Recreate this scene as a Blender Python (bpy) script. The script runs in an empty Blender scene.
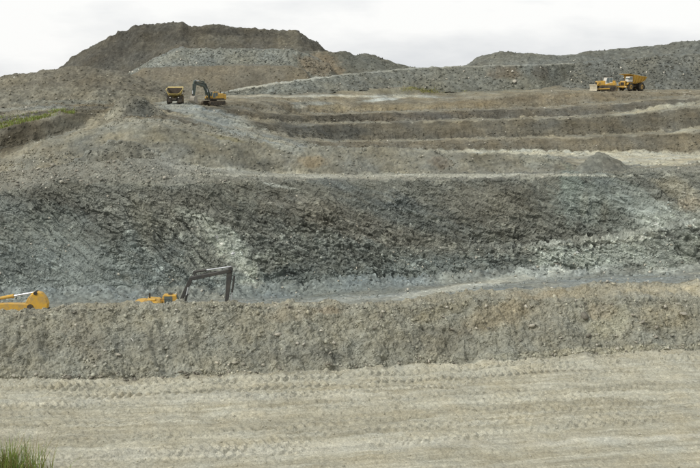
import bpy, bmesh, math, random
import numpy as np
from mathutils import Vector, Matrix, Euler

random.seed(7)
RNG = np.random.default_rng(11)
scene = bpy.context.scene
COL = scene.collection
rad = math.radians

# ------------------------------------------------------------------ camera
FPX = 1000.0            # focal length in photograph pixels (photo 700 x 468)
HORIZON = 80.0          # row of the level line
PITCH = math.atan((234 - HORIZON) / FPX)
cam_data = bpy.data.cameras.new('camera')
cam_data.sensor_fit = 'HORIZONTAL'
cam_data.sensor_width = 36.0
cam_data.lens = 36.0 * FPX / 700.0
cam_data.clip_start = 0.1
cam_data.clip_end = 20000
cam = bpy.data.objects.new('camera', cam_data)
cam.location = (0, 0, 0)
cam.rotation_euler = (math.pi / 2 - PITCH, 0, 0)
COL.objects.link(cam)
scene.camera = cam

# ------------------------------------------------------------------ world, sun, exposure
SUN_EL, SUN_AZ = 40.0, -126.0        # azimuth measured from +Y (view direction), negative = left
world = bpy.data.worlds.new('World')
scene.world = world
world.use_nodes = True
nt = world.node_tree
nt.nodes.clear()
wout = nt.nodes.new('ShaderNodeOutputWorld')
bg = nt.nodes.new('ShaderNodeBackground')
bg.inputs['Strength'].default_value = 0.1
sky = nt.nodes.new('ShaderNodeTexSky')
sky.sky_type = 'NISHITA'
sky.sun_disc = False
sky.sun_elevation = rad(SUN_EL)
sky.sun_rotation = rad(SUN_AZ)
sky.dust_density = 3.0
tc = nt.nodes.new('ShaderNodeTexCoord')
mp = nt.nodes.new('ShaderNodeMapping')
mp.inputs['Scale'].default_value = (1.0, 1.0, 3.2)
mp.inputs['Location'].default_value = (1.7, 0.6, 0.3)
ns = nt.nodes.new('ShaderNodeTexNoise')
ns.inputs['Scale'].default_value = 2.6
ns.inputs['Detail'].default_value = 6.0
ns.inputs['Roughness'].default_value = 0.55
rp = nt.nodes.new('ShaderNodeValToRGB')
rp.color_ramp.elements[0].position = 0.36
rp.color_ramp.elements[0].color = (0.72, 0.745, 0.775, 1)
rp.color_ramp.elements[1].position = 0.56
rp.color_ramp.elements[1].color = (1.04, 1.04, 1.025, 1)
sc = nt.nodes.new('ShaderNodeVectorMath')
sc.operation = 'SCALE'
sc.inputs['Scale'].default_value = 10.0
mx = nt.nodes.new('ShaderNodeMix')
mx.data_type = 'RGBA'
mx.inputs['Factor'].default_value = 0.93
nt.links.new(tc.outputs['Generated'], mp.inputs['Vector'])
nt.links.new(mp.outputs['Vector'], ns.inputs['Vector'])
nt.links.new(ns.outputs['Fac'], rp.inputs['Fac'])
nt.links.new(rp.outputs['Color'], sc.inputs[0])
nt.links.new(sky.outputs['Color'], mx.inputs['A'])
nt.links.new(sc.outputs['Vector'], mx.inputs['B'])
nt.links.new(mx.outputs['Result'], bg.inputs['Color'])
nt.links.new(bg.outputs['Background'], wout.inputs['Surface'])

sd = bpy.data.lights.new('sun', 'SUN')
sd.energy = 2.4
sd.angle = rad(7)
sd.color = (1.0, 0.965, 0.90)
sun = bpy.data.objects.new('sun', sd)
COL.objects.link(sun)
_el, _az = rad(SUN_EL), rad(SUN_AZ)
SUN_DIR = Vector((math.cos(_el) * math.sin(_az), math.cos(_el) * math.cos(_az), math.sin(_el)))
sun.rotation_euler = SUN_DIR.to_track_quat('Z', 'Y').to_euler()
sun.location = (-60, -20, 80)

vs = scene.view_settings
vs.view_transform = 'Standard'
vs.look = 'None'
vs.gamma = 1.0
vs.exposure = 0.0
vs.use_curve_mapping = False

# ------------------------------------------------------------------ numeric helpers
CP, SP = math.cos(PITCH), math.sin(PITCH)


def slope_of(py):
    b = (234 - np.asarray(py, dtype=np.float64)) / FPX
    return (-SP + b * CP) / (CP + b * SP)


def x_over_y(px, s):
    """X / Y of the sight line through column px with vertical slope s"""
    b = (s * CP + SP) / (CP - s * SP)
    return (px - 350.0) / FPX / (CP + b * SP)


def at(px, py, Y):
    s = float(slope_of(py))
    return Vector((Y * float(x_over_y(px, s)), Y, Y * s))


def lin(c):
    c = np.asarray(c, dtype=np.float64) / 255.0
    return np.where(c <= 0.04045, c / 12.92, ((c + 0.055) / 1.055) ** 2.4)


_perm = np.random.default_rng(5).permutation(256).astype(np.int32)
_perm = np.concatenate([_perm, _perm, _perm])
_g = np.random.default_rng(6).normal(size=(256, 3)).astype(np.float32)
_g /= np.linalg.norm(_g, axis=1)[:, None]


def gnoise(x, y, z):
    x = np.asarray(x, np.float32); y = np.asarray(y, np.float32); z = np.asarray(z, np.float32)
    xi = np.floor(x); yi = np.floor(y); zi = np.floor(z)
    xf, yf, zf = x - xi, y - yi, z - zi
    xi = xi.astype(np.int32) & 255; yi = yi.astype(np.int32) & 255; zi = zi.astype(np.int32) & 255
    f = lambda t: t * t * t * (t * (t * 6 - 15) + 10)
    u, v, w = f(xf), f(yf), f(zf)
    out = 0
    for i in (0, 1):
        a = _perm[xi + i]; wx = u if i else 1 - u
        for j in (0, 1):
            b = _perm[a + yi + j]; wy = v if j else 1 - v
            for k in (0, 1):
                g = _g[_perm[b + zi + k] & 255]; wz = w if k else 1 - w
                out = out + wx * wy * wz * (g[..., 0] * (xf - i) + g[..., 1] * (yf - j) + g[..., 2] * (zf - k))
    return out * 1.5


def fbm(P, L, octaves=4, gain=0.5, off=0.0, ridged=False):
    """P (...,3) in metres, L the largest feature size"""
    out = 0; a = 1.0; f = 1.0 / L
    for o in range(octaves):
        n = gnoise(P[..., 0] * f + off + 7.3 * o, P[..., 1] * f + off * 1.7, P[..., 2] * f - off)
        if ridged:
            n = 1 - 2 * np.abs(n)
        out = out + a * n
        a *= gain; f *= 2.03
    return out


def worley_value(P, L, off=0):
    """random value of the nearest cell and distance difference F2-F1 (for blocky rock)"""
    Q = P / L + 100.0
    base = np.floor(Q).astype(np.int32)
    fr = (Q - base).astype(np.float32)
    d1 = np.full(P.shape[:-1], 9.0, np.float32); d2 = d1.copy(); val = np.zeros_like(d1)
    for i in (-1, 0, 1):
        for j in (-1, 0, 1):
            for k in (-1, 0, 1):
                h = _perm[_perm[_perm[(base[..., 0] + i + off) & 255] + ((base[..., 1] + j) & 255)] + ((base[..., 2] + k) & 255)] & 255
                jx = (h * 37 % 256) / 256.0; jy = (h * 101 % 256) / 256.0; jz = (h * 197 % 256) / 256.0
                d = (i + jx - fr[..., 0]) ** 2 + (j + jy - fr[..., 1]) ** 2 + (k + jz - fr[..., 2]) ** 2
                d = d.astype(np.float32)
                near = d < d1
                d2 = np.where(near, d1, np.minimum(d2, d))
                val = np.where(near, h / 255.0, val)
                d1 = np.where(near, d, d1)
    return val, np.sqrt(d2) - np.sqrt(d1)


def smooth_cols(a, n):
    if n <= 0:
        return a
    k = np.hanning(2 * n + 3)[1:-1]; k /= k.sum()
    return np.convolve(np.pad(a, n, mode='edge'), k, mode='valid')


# ------------------------------------------------------------------ materials
MATS = {}


def new_mat(name):
    m = bpy.data.materials.new(name)
    m.use_nodes = True
    MATS[name] = m
    return m, m.node_tree, m.node_tree.nodes['Principled BSDF']


def earth_mat(name, grain, speck=0.35, streak=None, bump=0.03, light=0.25, tint=0.25, stone=None):
    """soil / rubble: colour attribute x several scales of noise, stones as cells. grain in metres."""
    m, t, bs = new_mat(name)
    N = t.nodes.new; Lk = t.links.new
    bs.inputs['Roughness'].default_value = 0.95
    bs.inputs['Specular IOR Level'].default_value = 0.12
    col = N('ShaderNodeVertexColor'); col.layer_name = 'Col'
    geo = N('ShaderNodeTexCoord')
    vec = geo.outputs['Object']
    if streak:
        mpn = N('ShaderNodeMapping'); mpn.vector_type = 'TEXTURE'; mpn.inputs['Rotation'].default_value = streak[0]; mpn.inputs['Scale'].default_value = streak[1]
        Lk(vec, mpn.inputs['Vector']); svec = mpn.outputs['Vector']
    else:
        svec = vec

    def noise(v, scale, detail=3, rough=0.6):
        n = N('ShaderNodeTexNoise'); n.inputs['Scale'].default_value = scale
        n.inputs['Detail'].default_value = detail; n.inputs['Roughness'].default_value = rough
        Lk(v, n.inputs['Vector']); return n.outputs['Fac']

    def ramp(v, a, b, lo, hi):
        r = N('ShaderNodeMapRange'); r.inputs['From Min'].default_value = a; r.inputs['From Max'].default_value = b
        r.inputs['To Min'].default_value = lo; r.inputs['To Max'].default_value = hi
        Lk(v, r.inputs['Value']); return r.outputs['Result']

    def mul(a, b):
        r = N('ShaderNodeMath'); r.operation = 'MULTIPLY'; Lk(a, r.inputs[0]); Lk(b, r.inputs[1]); return r.outputs[0]

    n1 = noise(svec, 1 / (grain * 14), 4)
    n2 = noise(svec, 1 / (grain * 3.5), 4, 0.7)
    vo = N('ShaderNodeTexVoronoi'); vo.inputs['Scale'].default_value = 1 / (stone or grain)
    warp = N('ShaderNodeVectorMath'); warp.operation = 'ADD'
    nz = N('ShaderNodeTexNoise'); nz.inputs['Scale'].default_value = 0.7 / grain; nz.inputs['Detail'].default_value = 2
    Lk(vec, nz.inputs['Vector'])
    sc_ = N('ShaderNodeVectorMath'); sc_.operation = 'SCALE'; sc_.inputs['Scale'].default_value = grain * 0.9
    Lk(nz.outputs['Color'], sc_.inputs[0]); Lk(vec, warp.inputs[0]); Lk(sc_.outputs[0], warp.inputs[1])
    Lk(warp.outputs[0], vo.inputs['Vector'])
    sep = N('ShaderNodeSeparateColor'); Lk(vo.outputs['Color'], sep.inputs[0])
    f = mul(ramp(n1, 0.3, 0.7, 1 - light, 1 + light), ramp(n2, 0.28, 0.72, 1 - light, 1 + light))
    f = mul(f, ramp(sep.outputs[0], 0, 1, 1 - speck, 1 + speck))
    # a few clearly paler stones
    pale = ramp(sep.outputs[1], 0.93, 0.97, 1.0, 1.0 + speck * 1.6)
    f = mul(f, pale)
    hs = N('ShaderNodeMix'); hs.data_type = 'RGBA'; hs.blend_type = 'MULTIPLY'; hs.inputs['Factor'].default_value = 1.0
    cmb = N('ShaderNodeCombineColor')
    tn = noise(vec, 1 / (grain * 22), 3)
    warm = ramp(tn, 0.3, 0.7, 1 - tint * 0.3, 1 + tint * 0.3)
    cool = ramp(tn, 0.3, 0.7, 1 + tint * 0.5, 1 - tint * 0.5)
    Lk(mul(f, warm), cmb.inputs[0]); Lk(f, cmb.inputs[1]); Lk(mul(f, cool), cmb.inputs[2])
    Lk(col.outputs['Color'], hs.inputs['A']); Lk(cmb.outputs[0], hs.inputs['B'])
    Lk(hs.outputs['Result'], bs.inputs['Base Color'])
    # relief
    nb = noise(svec, 1 / (grain * 1.8), 6, 0.72)
    dist = ramp(vo.outputs['Distance'], 0, 0.9, 1.0, 0.0)
    mixh = N('ShaderNodeMath'); mixh.operation = 'MULTIPLY_ADD'; mixh.inputs[1].default_value = 0.35
    Lk(dist, mixh.inputs[0]); Lk(nb, mixh.inputs[2])
    bp = N('ShaderNodeBump'); bp.inputs['Strength'].default_value = 1.0; bp.inputs['Distance'].default_value = bump
    Lk(mixh.outputs[0], bp.inputs['Height']); Lk(bp.outputs['Normal'], bs.inputs['Normal'])
    return m


def paint_mat(name, rgb, rough=0.5, metallic=0.0, dirt=0.35, dirt_rgb=(120, 108, 88), scale=1.2):
    m, t, bs = new_mat(name)
    N = t.nodes.new; Lk = t.links.new
    geo = N('ShaderNodeTexCoord')
    n = N('ShaderNodeTexNoise'); n.inputs['Scale'].default_value = scale; n.inputs['Detail'].default_value = 6; n.inputs['Roughness'].default_value = 0.7
    Lk(geo.outputs['Object'], n.inputs['Vector'])
    r = N('ShaderNodeMapRange'); r.inputs['From Min'].default_value = 0.42; r.inputs['From Max'].default_value = 0.72
    r.inputs['To Max'].default_value = dirt
    Lk(n.outputs['Fac'], r.inputs['Value'])
    mxn = N('ShaderNodeMix'); mxn.data_type = 'RGBA'
    mxn.inputs['A'].default_value = (*lin(rgb), 1); mxn.inputs['B'].default_value = (*lin(dirt_rgb), 1)
    Lk(r.outputs['Result'], mxn.inputs['Factor']); Lk(mxn.outputs['Result'], bs.inputs['Base Color'])
    bs.inputs['Roughness'].default_value = rough
    bs.inputs['Metallic'].default_value = metallic
    bs.inputs['Specular IOR Level'].default_value = 0.35
    return m


earth_mat('road_dirt', 0.045, speck=0.13, bump=0.035, light=0.13, tint=0.08, streak=((0, 0, rad(6)), (7.0, 1.0, 1.0)))
earth_mat('berm_dirt', 0.06, speck=0.16, bump=0.05, light=0.14, tint=0.12)
earth_mat('face_rock', 0.30, speck=0.10, bump=0.40, light=0.15, tint=0.06, streak=((0, rad(24), 0), (5.0, 1.5, .7)))
earth_mat('pit_rubble', 0.4, speck=0.25, bump=0.12, light=0.15, tint=0.15)
earth_mat('terrace_soil', 0.35, speck=0.14, bump=0.16, light=0.16, tint=0.20, streak=((0, 0, 0), (2.0, 1.0, 1.0)))
earth_mat('spoil_soil', 0.5, speck=0.14, bump=0.25, light=0.15, tint=0.14)
earth_mat('stone', 0.12, speck=0.12, bump=0.02, light=0.14, tint=0.10)


def obj_rock_mat(name, rgb, var=0.35):
    m, t, bs = new_mat(name)
    N = t.nodes.new; Lk = t.links.new
    oi = N('ShaderNodeObjectInfo')
    geo = N('ShaderNodeTexCoord')
    n = N('ShaderNodeTexNoise'); n.inputs['Scale'].default_value = 4.0; n.inputs['Detail'].default_value = 6
    Lk(geo.outputs['Object'], n.inputs['Vector'])
    a = N('ShaderNodeMapRange'); a.inputs['To Min'].default_value = 1 - var; a.inputs['To Max'].default_value = 1 + var
    Lk(oi.outputs['Random'], a.inputs['Value'])
    b = N('ShaderNodeMapRange'); b.inputs['From Min'].default_value = 0.3; b.inputs['From Max'].default_value = 0.7
    b.inputs['To Min'].default_value = 0.75; b.inputs['To Max'].default_value = 1.2
    Lk(n.outputs['Fac'], b.inputs['Value'])
    mu = N('ShaderNodeMath'); mu.operation = 'MULTIPLY'; Lk(a.outputs[0], mu.inputs[0]); Lk(b.outputs[0], mu.inputs[1])
    sc2 = N('ShaderNodeVectorMath'); sc2.operation = 'SCALE'; sc2.inputs[0].default_value = tuple(lin(rgb)); Lk(mu.outputs[0], sc2.inputs['Scale'])
    Lk(sc2.outputs[0], bs.inputs['Base Color'])
    bs.inputs['Roughness'].default_value = 0.9
    bs.inputs['Specular IOR Level'].default_value = 0.15
    bp = N('ShaderNodeBump'); bp.inputs['Distance'].default_value = 0.05; bp.inputs['Strength'].default_value = 0.8
    Lk(n.outputs['Fac'], bp.inputs['Height']); Lk(bp.outputs['Normal'], bs.inputs['Normal'])
    return m


obj_rock_mat('rock_pale', (176, 172, 158), 0.25)
obj_rock_mat('rock_grey', (140, 136, 124), 0.3)
obj_rock_mat('rock_dark', (104, 100, 90), 0.3)

# ------------------------------------------------------------------ terrain sheet
# Each feature line of the quarry (toe, crest, bench edge ...) is surveyed as knots along
# the image columns; modes: p=(col,row,Y)  z=(col,row,z)  w=(col,Y,z)  k=(col,row) rising at slope k from the
# previous line  r=(col,dY,dz) relative to the previous line.


def resolve_line(cols, mode, pts, prev, sm):
    a = np.array(pts, dtype=np.float64)
    c = lambda i: smooth_cols(np.interp(cols, a[:, 0], a[:, i]), sm)
    if mode == 'p':
        s = slope_of(c(1)); Y = c(2); Z = s * Y
    elif mode == 'z':
        s = slope_of(c(1)); Z = c(2); Y = Z / s
    elif mode == 'w':
        Y = c(1); Z = c(2); s = Z / Y
    elif mode == 'r':
        Y = prev[1] + c(1); Z = prev[2] + c(2); s = Z / Y
    else:
        k = mode
        s = slope_of(c(1)); Y = (prev[2] - k * prev[1]) / (s - k); Z = s * Y
    X = Y * x_over_y(cols, s)
    return np.stack([X, Y, Z])


def build_sheet(cols, lines, sm=4, row_blur=2):
    """lines: dicts mode, pts, rows (to the next line), amp, size, rock, col. Returns grid arrays."""
    L = []
    prev = None
    for ln in lines:
        prev = resolve_line(cols, ln['mode'], ln['pts'], prev, sm)
        L.append(prev)
    rows, amp, size, rock, colr, seg = [], [], [], [], [], []
    for i in range(len(L) - 1):
        n = lines[i]['rows']
        for r in range(n):
            t = r / n
            rows.append(L[i] * (1 - t) + L[i + 1] * t)
            for lst, key in ((amp, 'amp'), (size, 'size'), (rock, 'rock')):
                lst.append(lines[i].get(key, 0) * (1 - t) + lines[i + 1].get(key, 0) * t)
            colr.append(lines[i]['col']); seg.append(i)
    rows.append(L[-1]); amp.append(lines[-1].get('amp', 0)); size.append(lines[-1].get('size', 1)); rock.append(0)
    colr.append(lines[-2]['col']); seg.append(len(L) - 2)
    P = np.stack(rows).transpose(0, 2, 1).astype(np.float64)      # R,C,3
    if row_blur:
        k = np.hanning(2 * row_blur + 3)[1:-1]; k /= k.sum()
        Q = np.pad(P, ((row_blur, row_blur), (0, 0), (0, 0)), mode='edge')
        B = sum(k[i] * Q[i:i + P.shape[0]] for i in range(2 * row_blur + 1))
        B[0] = P[0]; B[-1] = P[-1]
        P = B
    return P, np.array(amp), np.array(size), np.array(rock), np.array(colr, dtype=np.float64), np.array(seg)


def grid_normals(P):
    du = np.gradient(P, axis=1); dv = np.gradient(P, axis=0)
    n = np.cross(du, dv)
    n /= np.linalg.norm(n, axis=2)[..., None] + 1e-9
    return n


def pixel_of(P):
    """where a surface point lies on the survey (col,row)"""
    s = P[..., 2] / P[..., 1]
    b = (s * CP + SP) / (CP - s * SP)
    px = P[..., 0] / P[..., 1] * (CP + b * SP) * FPX + 350
    return px, 234 - b * FPX


def grid_mesh(name, P, C, mat, smooth=True):
    R, K = P.shape[:2]
    me = bpy.data.meshes.new(name)
    me.vertices.add(R * K)
    me.vertices.foreach_set('co', P.reshape(-1).astype(np.float32))
    idx = np.arange(R * K).reshape(R, K)
    q = np.stack([idx[:-1, :-1], idx[:-1, 1:], idx[1:, 1:], idx[1:, :-1]], axis=-1).reshape(-1, 4)
    nf = len(q)
    me.loops.add(nf * 4); me.loops.foreach_set('vertex_index', q.reshape(-1).astype(np.int32))
    me.polygons.add(nf); me.polygons.foreach_set('loop_start', (np.arange(nf) * 4).astype(np.int32))
    me.update(calc_edges=True)
    me.polygons.foreach_set('use_smooth', np.full(nf, smooth, dtype=bool))
    at_ = me.attributes.new('Col', 'FLOAT_COLOR', 'POINT')
    rgba = np.ones((R * K, 4), np.float32); rgba[:, :3] = C.reshape(-1, 3)
    at_.data.foreach_set('color', rgba.reshape(-1))
    me.materials.append(MATS[mat])
    ob = bpy.data.objects.new(name, me)
    COL.objects.link(ob)
    return ob


def structure(ob):
    ob['kind'] = 'structure'
    return ob


def apply_patches(C, px, py, patches, P, L=1.0, field=None):
    """colour patches, soil tones and some painted slope shading: (col,row,rx,ry,angle,rgb,strength)"""
    wob = fbm(P, L * 4, 4, 0.6, 3.3)
    wob2 = fbm(P, L * 1.2, 3, 0.6, 9.1)
    for (cx, cy, rx, ry, ang, rgb, st) in patches:
        ca, sa = math.cos(rad(ang)), math.sin(rad(ang))
        dx, dy = px - cx, py - cy
        u = (dx * ca + dy * sa) / rx; v = (-dx * sa + dy * ca) / ry
        d = np.sqrt(u * u + v * v) + 0.30 * wob + 0.22 * wob2
        if field is not None:
            d = d + .30 * field
        w = np.clip((1.15 - d) / 0.5, 0, 1) * st
        C[...] = C * (1 - w[..., None]) + (lin(rgb) * ALB) * w[..., None]


def earth(c, sat=.60):
    """dusty soil: pull colours towards grey"""
    lum = (c @ np.array([.25, .6, .15]))[..., None]
    tone = np.array([.965, 1.014, .955])
    return np.clip((lum + (c - lum) * sat) * tone, .01, .75)


ALB = 1.06      # albedo per displayed value under this light

CL = np.concatenate([np.linspace(-420, -50, 40, endpoint=False), np.linspace(-50, 750, 920, endpoint=False), np.linspace(750, 1120, 40)])


def line(mode, pts, rows, col, amp=0.0, size=1.0, rock=0.0):
    return dict(mode=mode, pts=pts, rows=rows, col=col, amp=amp, size=size, rock=rock)


ROADZ = -8.8
G = []
#  0 road near edge
G.append(line('w', [(-420, 17, ROADZ - .05), (1120, 17, ROADZ - .05)], 26, (170, 163, 143), .03, 1.2))
#  1 road, start of view
G.append(line('w', [(-420, 21.2, ROADZ), (1120, 21.2, ROADZ)], 172, (172, 164, 144), .03, 1.2))
#  2 berm toe
G.append(line('z', [(-420, 386, ROADZ), (0, 382, ROADZ), (100, 381, ROADZ), (200, 377, ROADZ), (300, 372, ROADZ), (400, 366, ROADZ),
                    (500, 361, ROADZ), (600, 355, ROADZ), (700, 351, ROADZ), (1120, 338, ROADZ)], 128, (136, 130, 114), .07, .9))
#  3 berm crest
G.append(line(0.80, [(-420, 316), (0, 314), (25, 313), (48, 313), (60, 309), (90, 308), (130, 307), (180, 306), (240, 305), (290, 307), (330, 307), (360, 310),
                     (400, 307), (430, 303), (470, 300), (500, 298), (540, 299), (570, 301), (620, 300), (660, 299), (700, 298), (1120, 290)],
              34, (138, 130, 112), .12, 1.0))
#  4 back of berm top
G.append(line('r', [(-420, .8, -.05), (300, .8, -.05), (420, .9, -.02), (500, 1.3, .05), (600, 2.0, .12), (700, 2.3, .22), (1120, 3, .3)], 26, (118, 110, 94), .10, 1.4))
#  5 inner slope foot
G.append(line('r', [(-420, 26, -16), (350, 26, -16), (700, 26, -12.5), (1120, 26, -11)], 18, (112, 108, 98), .3, 4))
#  6 floor near
G.append(line('w', [(-420, 82, -25), (350, 82, -25), (700, 82, -20.5), (1120, 82, -19)], 26, (118, 117, 110), .25, 4))
#  7 floor mid
G.append(line('p', [(-420, 325, 120), (0, 325, 120), (200, 322, 120), (300, 314, 120), (350, 308, 120), (450, 300, 120), (550, 292, 120), (700, 284, 120), (1120, 275, 120)],
              50, (124, 124, 117), .25, 4))
#  8 face base
G.append(line('p', [(-420, 302, 150), (0, 302, 150), (200, 300, 150), (300, 296, 150), (400, 287, 150), (450, 283, 150), (500, 279, 150), (560, 277, 150),
                    (640, 276, 149), (700, 272, 148), (1120, 265, 140)], 34, (112, 114, 108), .25, 3, .2))
#  9 talus top
G.append(line('p', [(-420, 287, 153.5), (0, 287, 153.5), (200, 286, 153.5), (300, 281, 153.5), (400, 274, 153.5), (450, 271, 153.5), (500, 268, 153), (560, 267, 152.5),
                    (640, 268, 151), (700, 265, 150), (1120, 255, 142)], 74, (110, 110, 102), .5, 4, .8))
# 10 mid ledge (a real step on the right only)
G.append(line('p', [(-420, 236, 158), (0, 236, 158), (300, 236, 158), (450, 246, 157), (540, 247, 155), (560, 243, 154.5), (600, 239, 154.5), (640, 233, 154), (700, 223, 153), (1120, 215, 145)],
              12, (112, 110, 100), .7, 5, 1.0))
# 11 ledge back
G.append(line('p', [(-420, 232, 158.5), (0, 232, 158.5), (300, 232, 158.5), (450, 242, 157.5), (540, 244, 158), (560, 240.5, 158.3), (600, 236.5, 158.3), (640, 230.5, 158), (700, 220.5, 157), (1120, 212, 150)],
              92, (108, 105, 95), .7, 5, 1.0))
# 12 face crest
G.append(line('p', [(-420, 194, 163), (0, 192, 163), (30, 187, 163), (60, 181, 163), (120, 184, 163), (180, 184, 163), (250, 181, 163), (300, 180, 163), (400, 180, 163), (500, 179, 163), (560, 176, 164),
                    (620, 172, 165), (700, 172, 164), (1120, 170, 158)], 40, (126, 121, 107), .35, 3, .35))
# 13 foot of the bund
G.append(line('p', [(-420, 176, 172), (0, 172, 172), (60, 166, 172), (100, 155, 172), (130, 151, 173), (160, 157, 172), (200, 167, 171), (250, 172, 171), (300, 174, 171), (500, 173, 171),
                    (555, 172, 171), (580, 170, 172), (620, 168.5, 172), (700, 167.5, 171), (1120, 167, 165)], 54, (117, 112, 100), .22, 2.5, .1))
# 14 bund top
G.append(line('p', [(-420, 155, 180), (0, 152, 180), (50, 142, 180), (100, 130, 180), (130, 124, 180), (160, 126, 178), (200, 135, 176.5), (250, 141, 175.5), (300, 147, 175.5), (400, 147, 177), (430, 150, 177),
                    (500, 152, 177), (540, 152, 177), (556, 156, 177), (566, 163, 177), (580, 167.5, 178), (620, 165.5, 178), (700, 164, 178), (1120, 163, 172)], 14, (122, 117, 104), .2, 2.5))
# 15 bund back
G.append(line('r', [(-420, 3, .2), (0, 3, .2), (220, 3, .3), (290, 4, -.6), (320, 5, -3), (540, 5, -3), (566, 6, -.6), (585, 6, .1), (1120, 6, .1)], 34, (128, 122, 108), .09, 4))
# 16 bench C toe
G.append(line('p', [(-420, 150, 186.5), (0, 148, 186.5), (50, 138, 188), (80, 129, 189), (100, 124, 187), (130, 118, 186), (160, 119, 186), (200, 125, 186), (250, 135, 190), (290, 142, 200), (330, 147, 212), (400, 148, 222), (430, 149, 222),
                    (500, 150, 222), (560, 151, 222), (620, 152, 222), (700, 154, 220), (1120, 158, 205)], 26, (108, 98, 81), .18, 4, .5))
# 17 bench C top
G.append(line('p', [(-420, 130, 188), (0, 128, 188), (30, 121, 190), (60, 113.5, 191), (80, 113, 192), (100, 118, 192), (130, 114, 192), (160, 114, 192), (200, 120, 192), (250, 131, 198), (290, 139, 208), (330, 142, 219), (400, 141, 226),
                    (430, 140.5, 226), (500, 139, 226), (560, 138, 226), (620, 136, 226), (700, 132, 225), (1120, 128, 210)], 12, (127, 118, 100), .14, 4, .05))
# 18 bench B toe
G.append(line('p', [(-420, 124, 194), (0, 122, 195), (30, 117, 196), (60, 111, 197), (100, 114, 198), (130, 111, 198), (160, 111, 198), (200, 116, 198), (250, 127, 204), (290, 136, 215), (330, 140, 226), (400, 139, 234),
                    (500, 137, 234), (620, 134, 234), (700, 128, 234), (1120, 124, 218)], 30, (97, 89, 75), .18, 4, .5))
# 19 bench B top
G.append(line('p', [(-420, 118, 199), (0, 117, 200), (60, 109, 203), (100, 110, 204), (130, 108, 204), (160, 108, 204), (200, 112, 204), (250, 121, 210), (290, 127, 221), (330, 124, 231), (360, 123, 236), (400, 122, 239),
                    (500, 119.5, 239), (560, 118, 239), (600, 116, 239), (640, 113, 239), (700, 107, 240), (1120, 104, 222)], 12, (127, 118, 100), .14, 4, .05))
# 20 bench A toe
G.append(line('p', [(-420, 114, 205), (0, 113, 206), (60, 107, 209), (100, 108, 210), (160, 106.5, 210), (200, 108.5, 210), (250, 116, 217), (290, 122, 230), (330, 121.5, 242), (360, 121.5, 247), (400, 120.5, 250), (500, 118, 250),
                    (560, 116, 250), (600, 113.5, 250), (640, 109, 251), (700, 103, 252), (1120, 100, 236)], 20, (97, 88, 74), .18, 4, .5))
# 21 bench A top
G.append(line('p', [(-420, 111, 209), (0, 110, 210), (60, 106, 213), (100, 107, 214), (160, 105, 214), (200, 105.5, 214), (250, 111, 222), (290, 116, 233), (330, 115, 243), (360, 113, 249), (400, 112, 254), (500, 109.5, 254),
                    (560, 108, 254), (620, 103.5, 255), (660, 99, 256), (700, 98, 256), (1120, 96, 240)], 10, (124, 114, 96), .14, 4, .05))
# 22 top bench toe
G.append(line('p', [(-420, 110, 215), (0, 109, 216), (60, 105, 218), (100, 106, 219), (160, 104, 219), (200, 103.5, 219), (250, 108, 229), (290, 112, 241), (330, 112.5, 252), (360, 111.5, 259), (400, 110.5, 266), (500, 108, 268),
                    (560, 106, 268), (620, 100, 268), (660, 96.5, 268), (700, 95.5, 268), (1120, 95, 252)], 24, (118, 105, 83), .2, 4, .5))
# 23 rim
G.append(line('p', [(-420, 109, 221), (0, 108, 222), (60, 104, 223), (100, 105, 224), (160, 103, 225), (200, 101, 228), (250, 101, 237), (290, 102, 247), (330, 104, 257), (360, 104, 264), (400, 103, 271), (450, 101, 274), (500, 97, 274),
                    (540, 92.5, 274), (580, 91.5, 274), (620, 91.5, 274), (660, 92, 274), (700, 92.5, 274), (1120, 92.5, 260)], 20, (126, 114, 92), .25, 4))
# 24 rim back
G.append(line('p', [(-420, 106, 232), (0, 105, 235), (100, 101, 240), (160, 99, 242), (200, 97.3, 246), (250, 96.3, 252), (300, 96, 259), (360, 95.5, 270), (400, 95, 280), (450, 92.5, 290), (500, 90.5, 291), (560, 89.8, 292), (700, 89.8, 292), (1120, 89.8, 285)],
              12, (122, 112, 94), .25, 5))
# 25 plateau rising to the foot of the heaps
G.append(line('p', [(-420, 99, 290), (0, 98, 290), (150, 96.5, 268), (215, 95.5, 262), (300, 92, 269), (360, 86, 282), (400, 81.5, 293), (470, 80.5, 298), (540, 81, 299), (570, 86, 300), (600, 89.3, 300), (700, 89.5, 300), (1120, 89.6, 300)],
              8, (118, 110, 94), .3, 6))
# 26 .. horizon
G.append(line('r', [(-420, 45, -.3), (1120, 45, -.3)], 10, (118, 110, 94), .5, 12))
G.append(line('w', [(-420, 700, -10), (1120, 700, -10)], 8, (112, 108, 92), .5, 30))
G.append(line('w', [(-420, 9000, -60), (1120, 9000, -60)], 1, (112, 108, 92), 0, 30))

P, AMP, SIZE, ROCK, COLR, SEG = build_sheet(CL, G, sm=5, row_blur=2)
NRM = grid_normals(P)
PX, PY = pixel_of(P)
row_start = [int(np.argmax(SEG == i)) for i in range(len(G) - 1)] + [P.shape[0] - 1]

# relief -------------------------------------------------------------------
D = np.zeros(P.shape[:2])
A2 = AMP[:, None]


def rows(a, b):
    return slice(row_start[a], row_start[b] + 1)


def relief(sl, fn):
    D[sl] += fn(P[sl], A2[sl])


# near ground: road and berm (0..5)
r_near = rows(0, 5)
Pn = P[r_near]
D[r_near] += A2[r_near] * (fbm(Pn, 1.1, 3, .5, 1.0) + .5 * fbm(Pn, .22, 3, .6, 4.0))
berm_w = np.zeros(P.shape[0]); berm_w[row_start[2] - 6:row_start[4]] = 1
berm_w = np.convolve(berm_w, np.ones(23) / 23, mode='same')[:, None]
rb = rows(1, 5)
Pb = P[rb]
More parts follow.
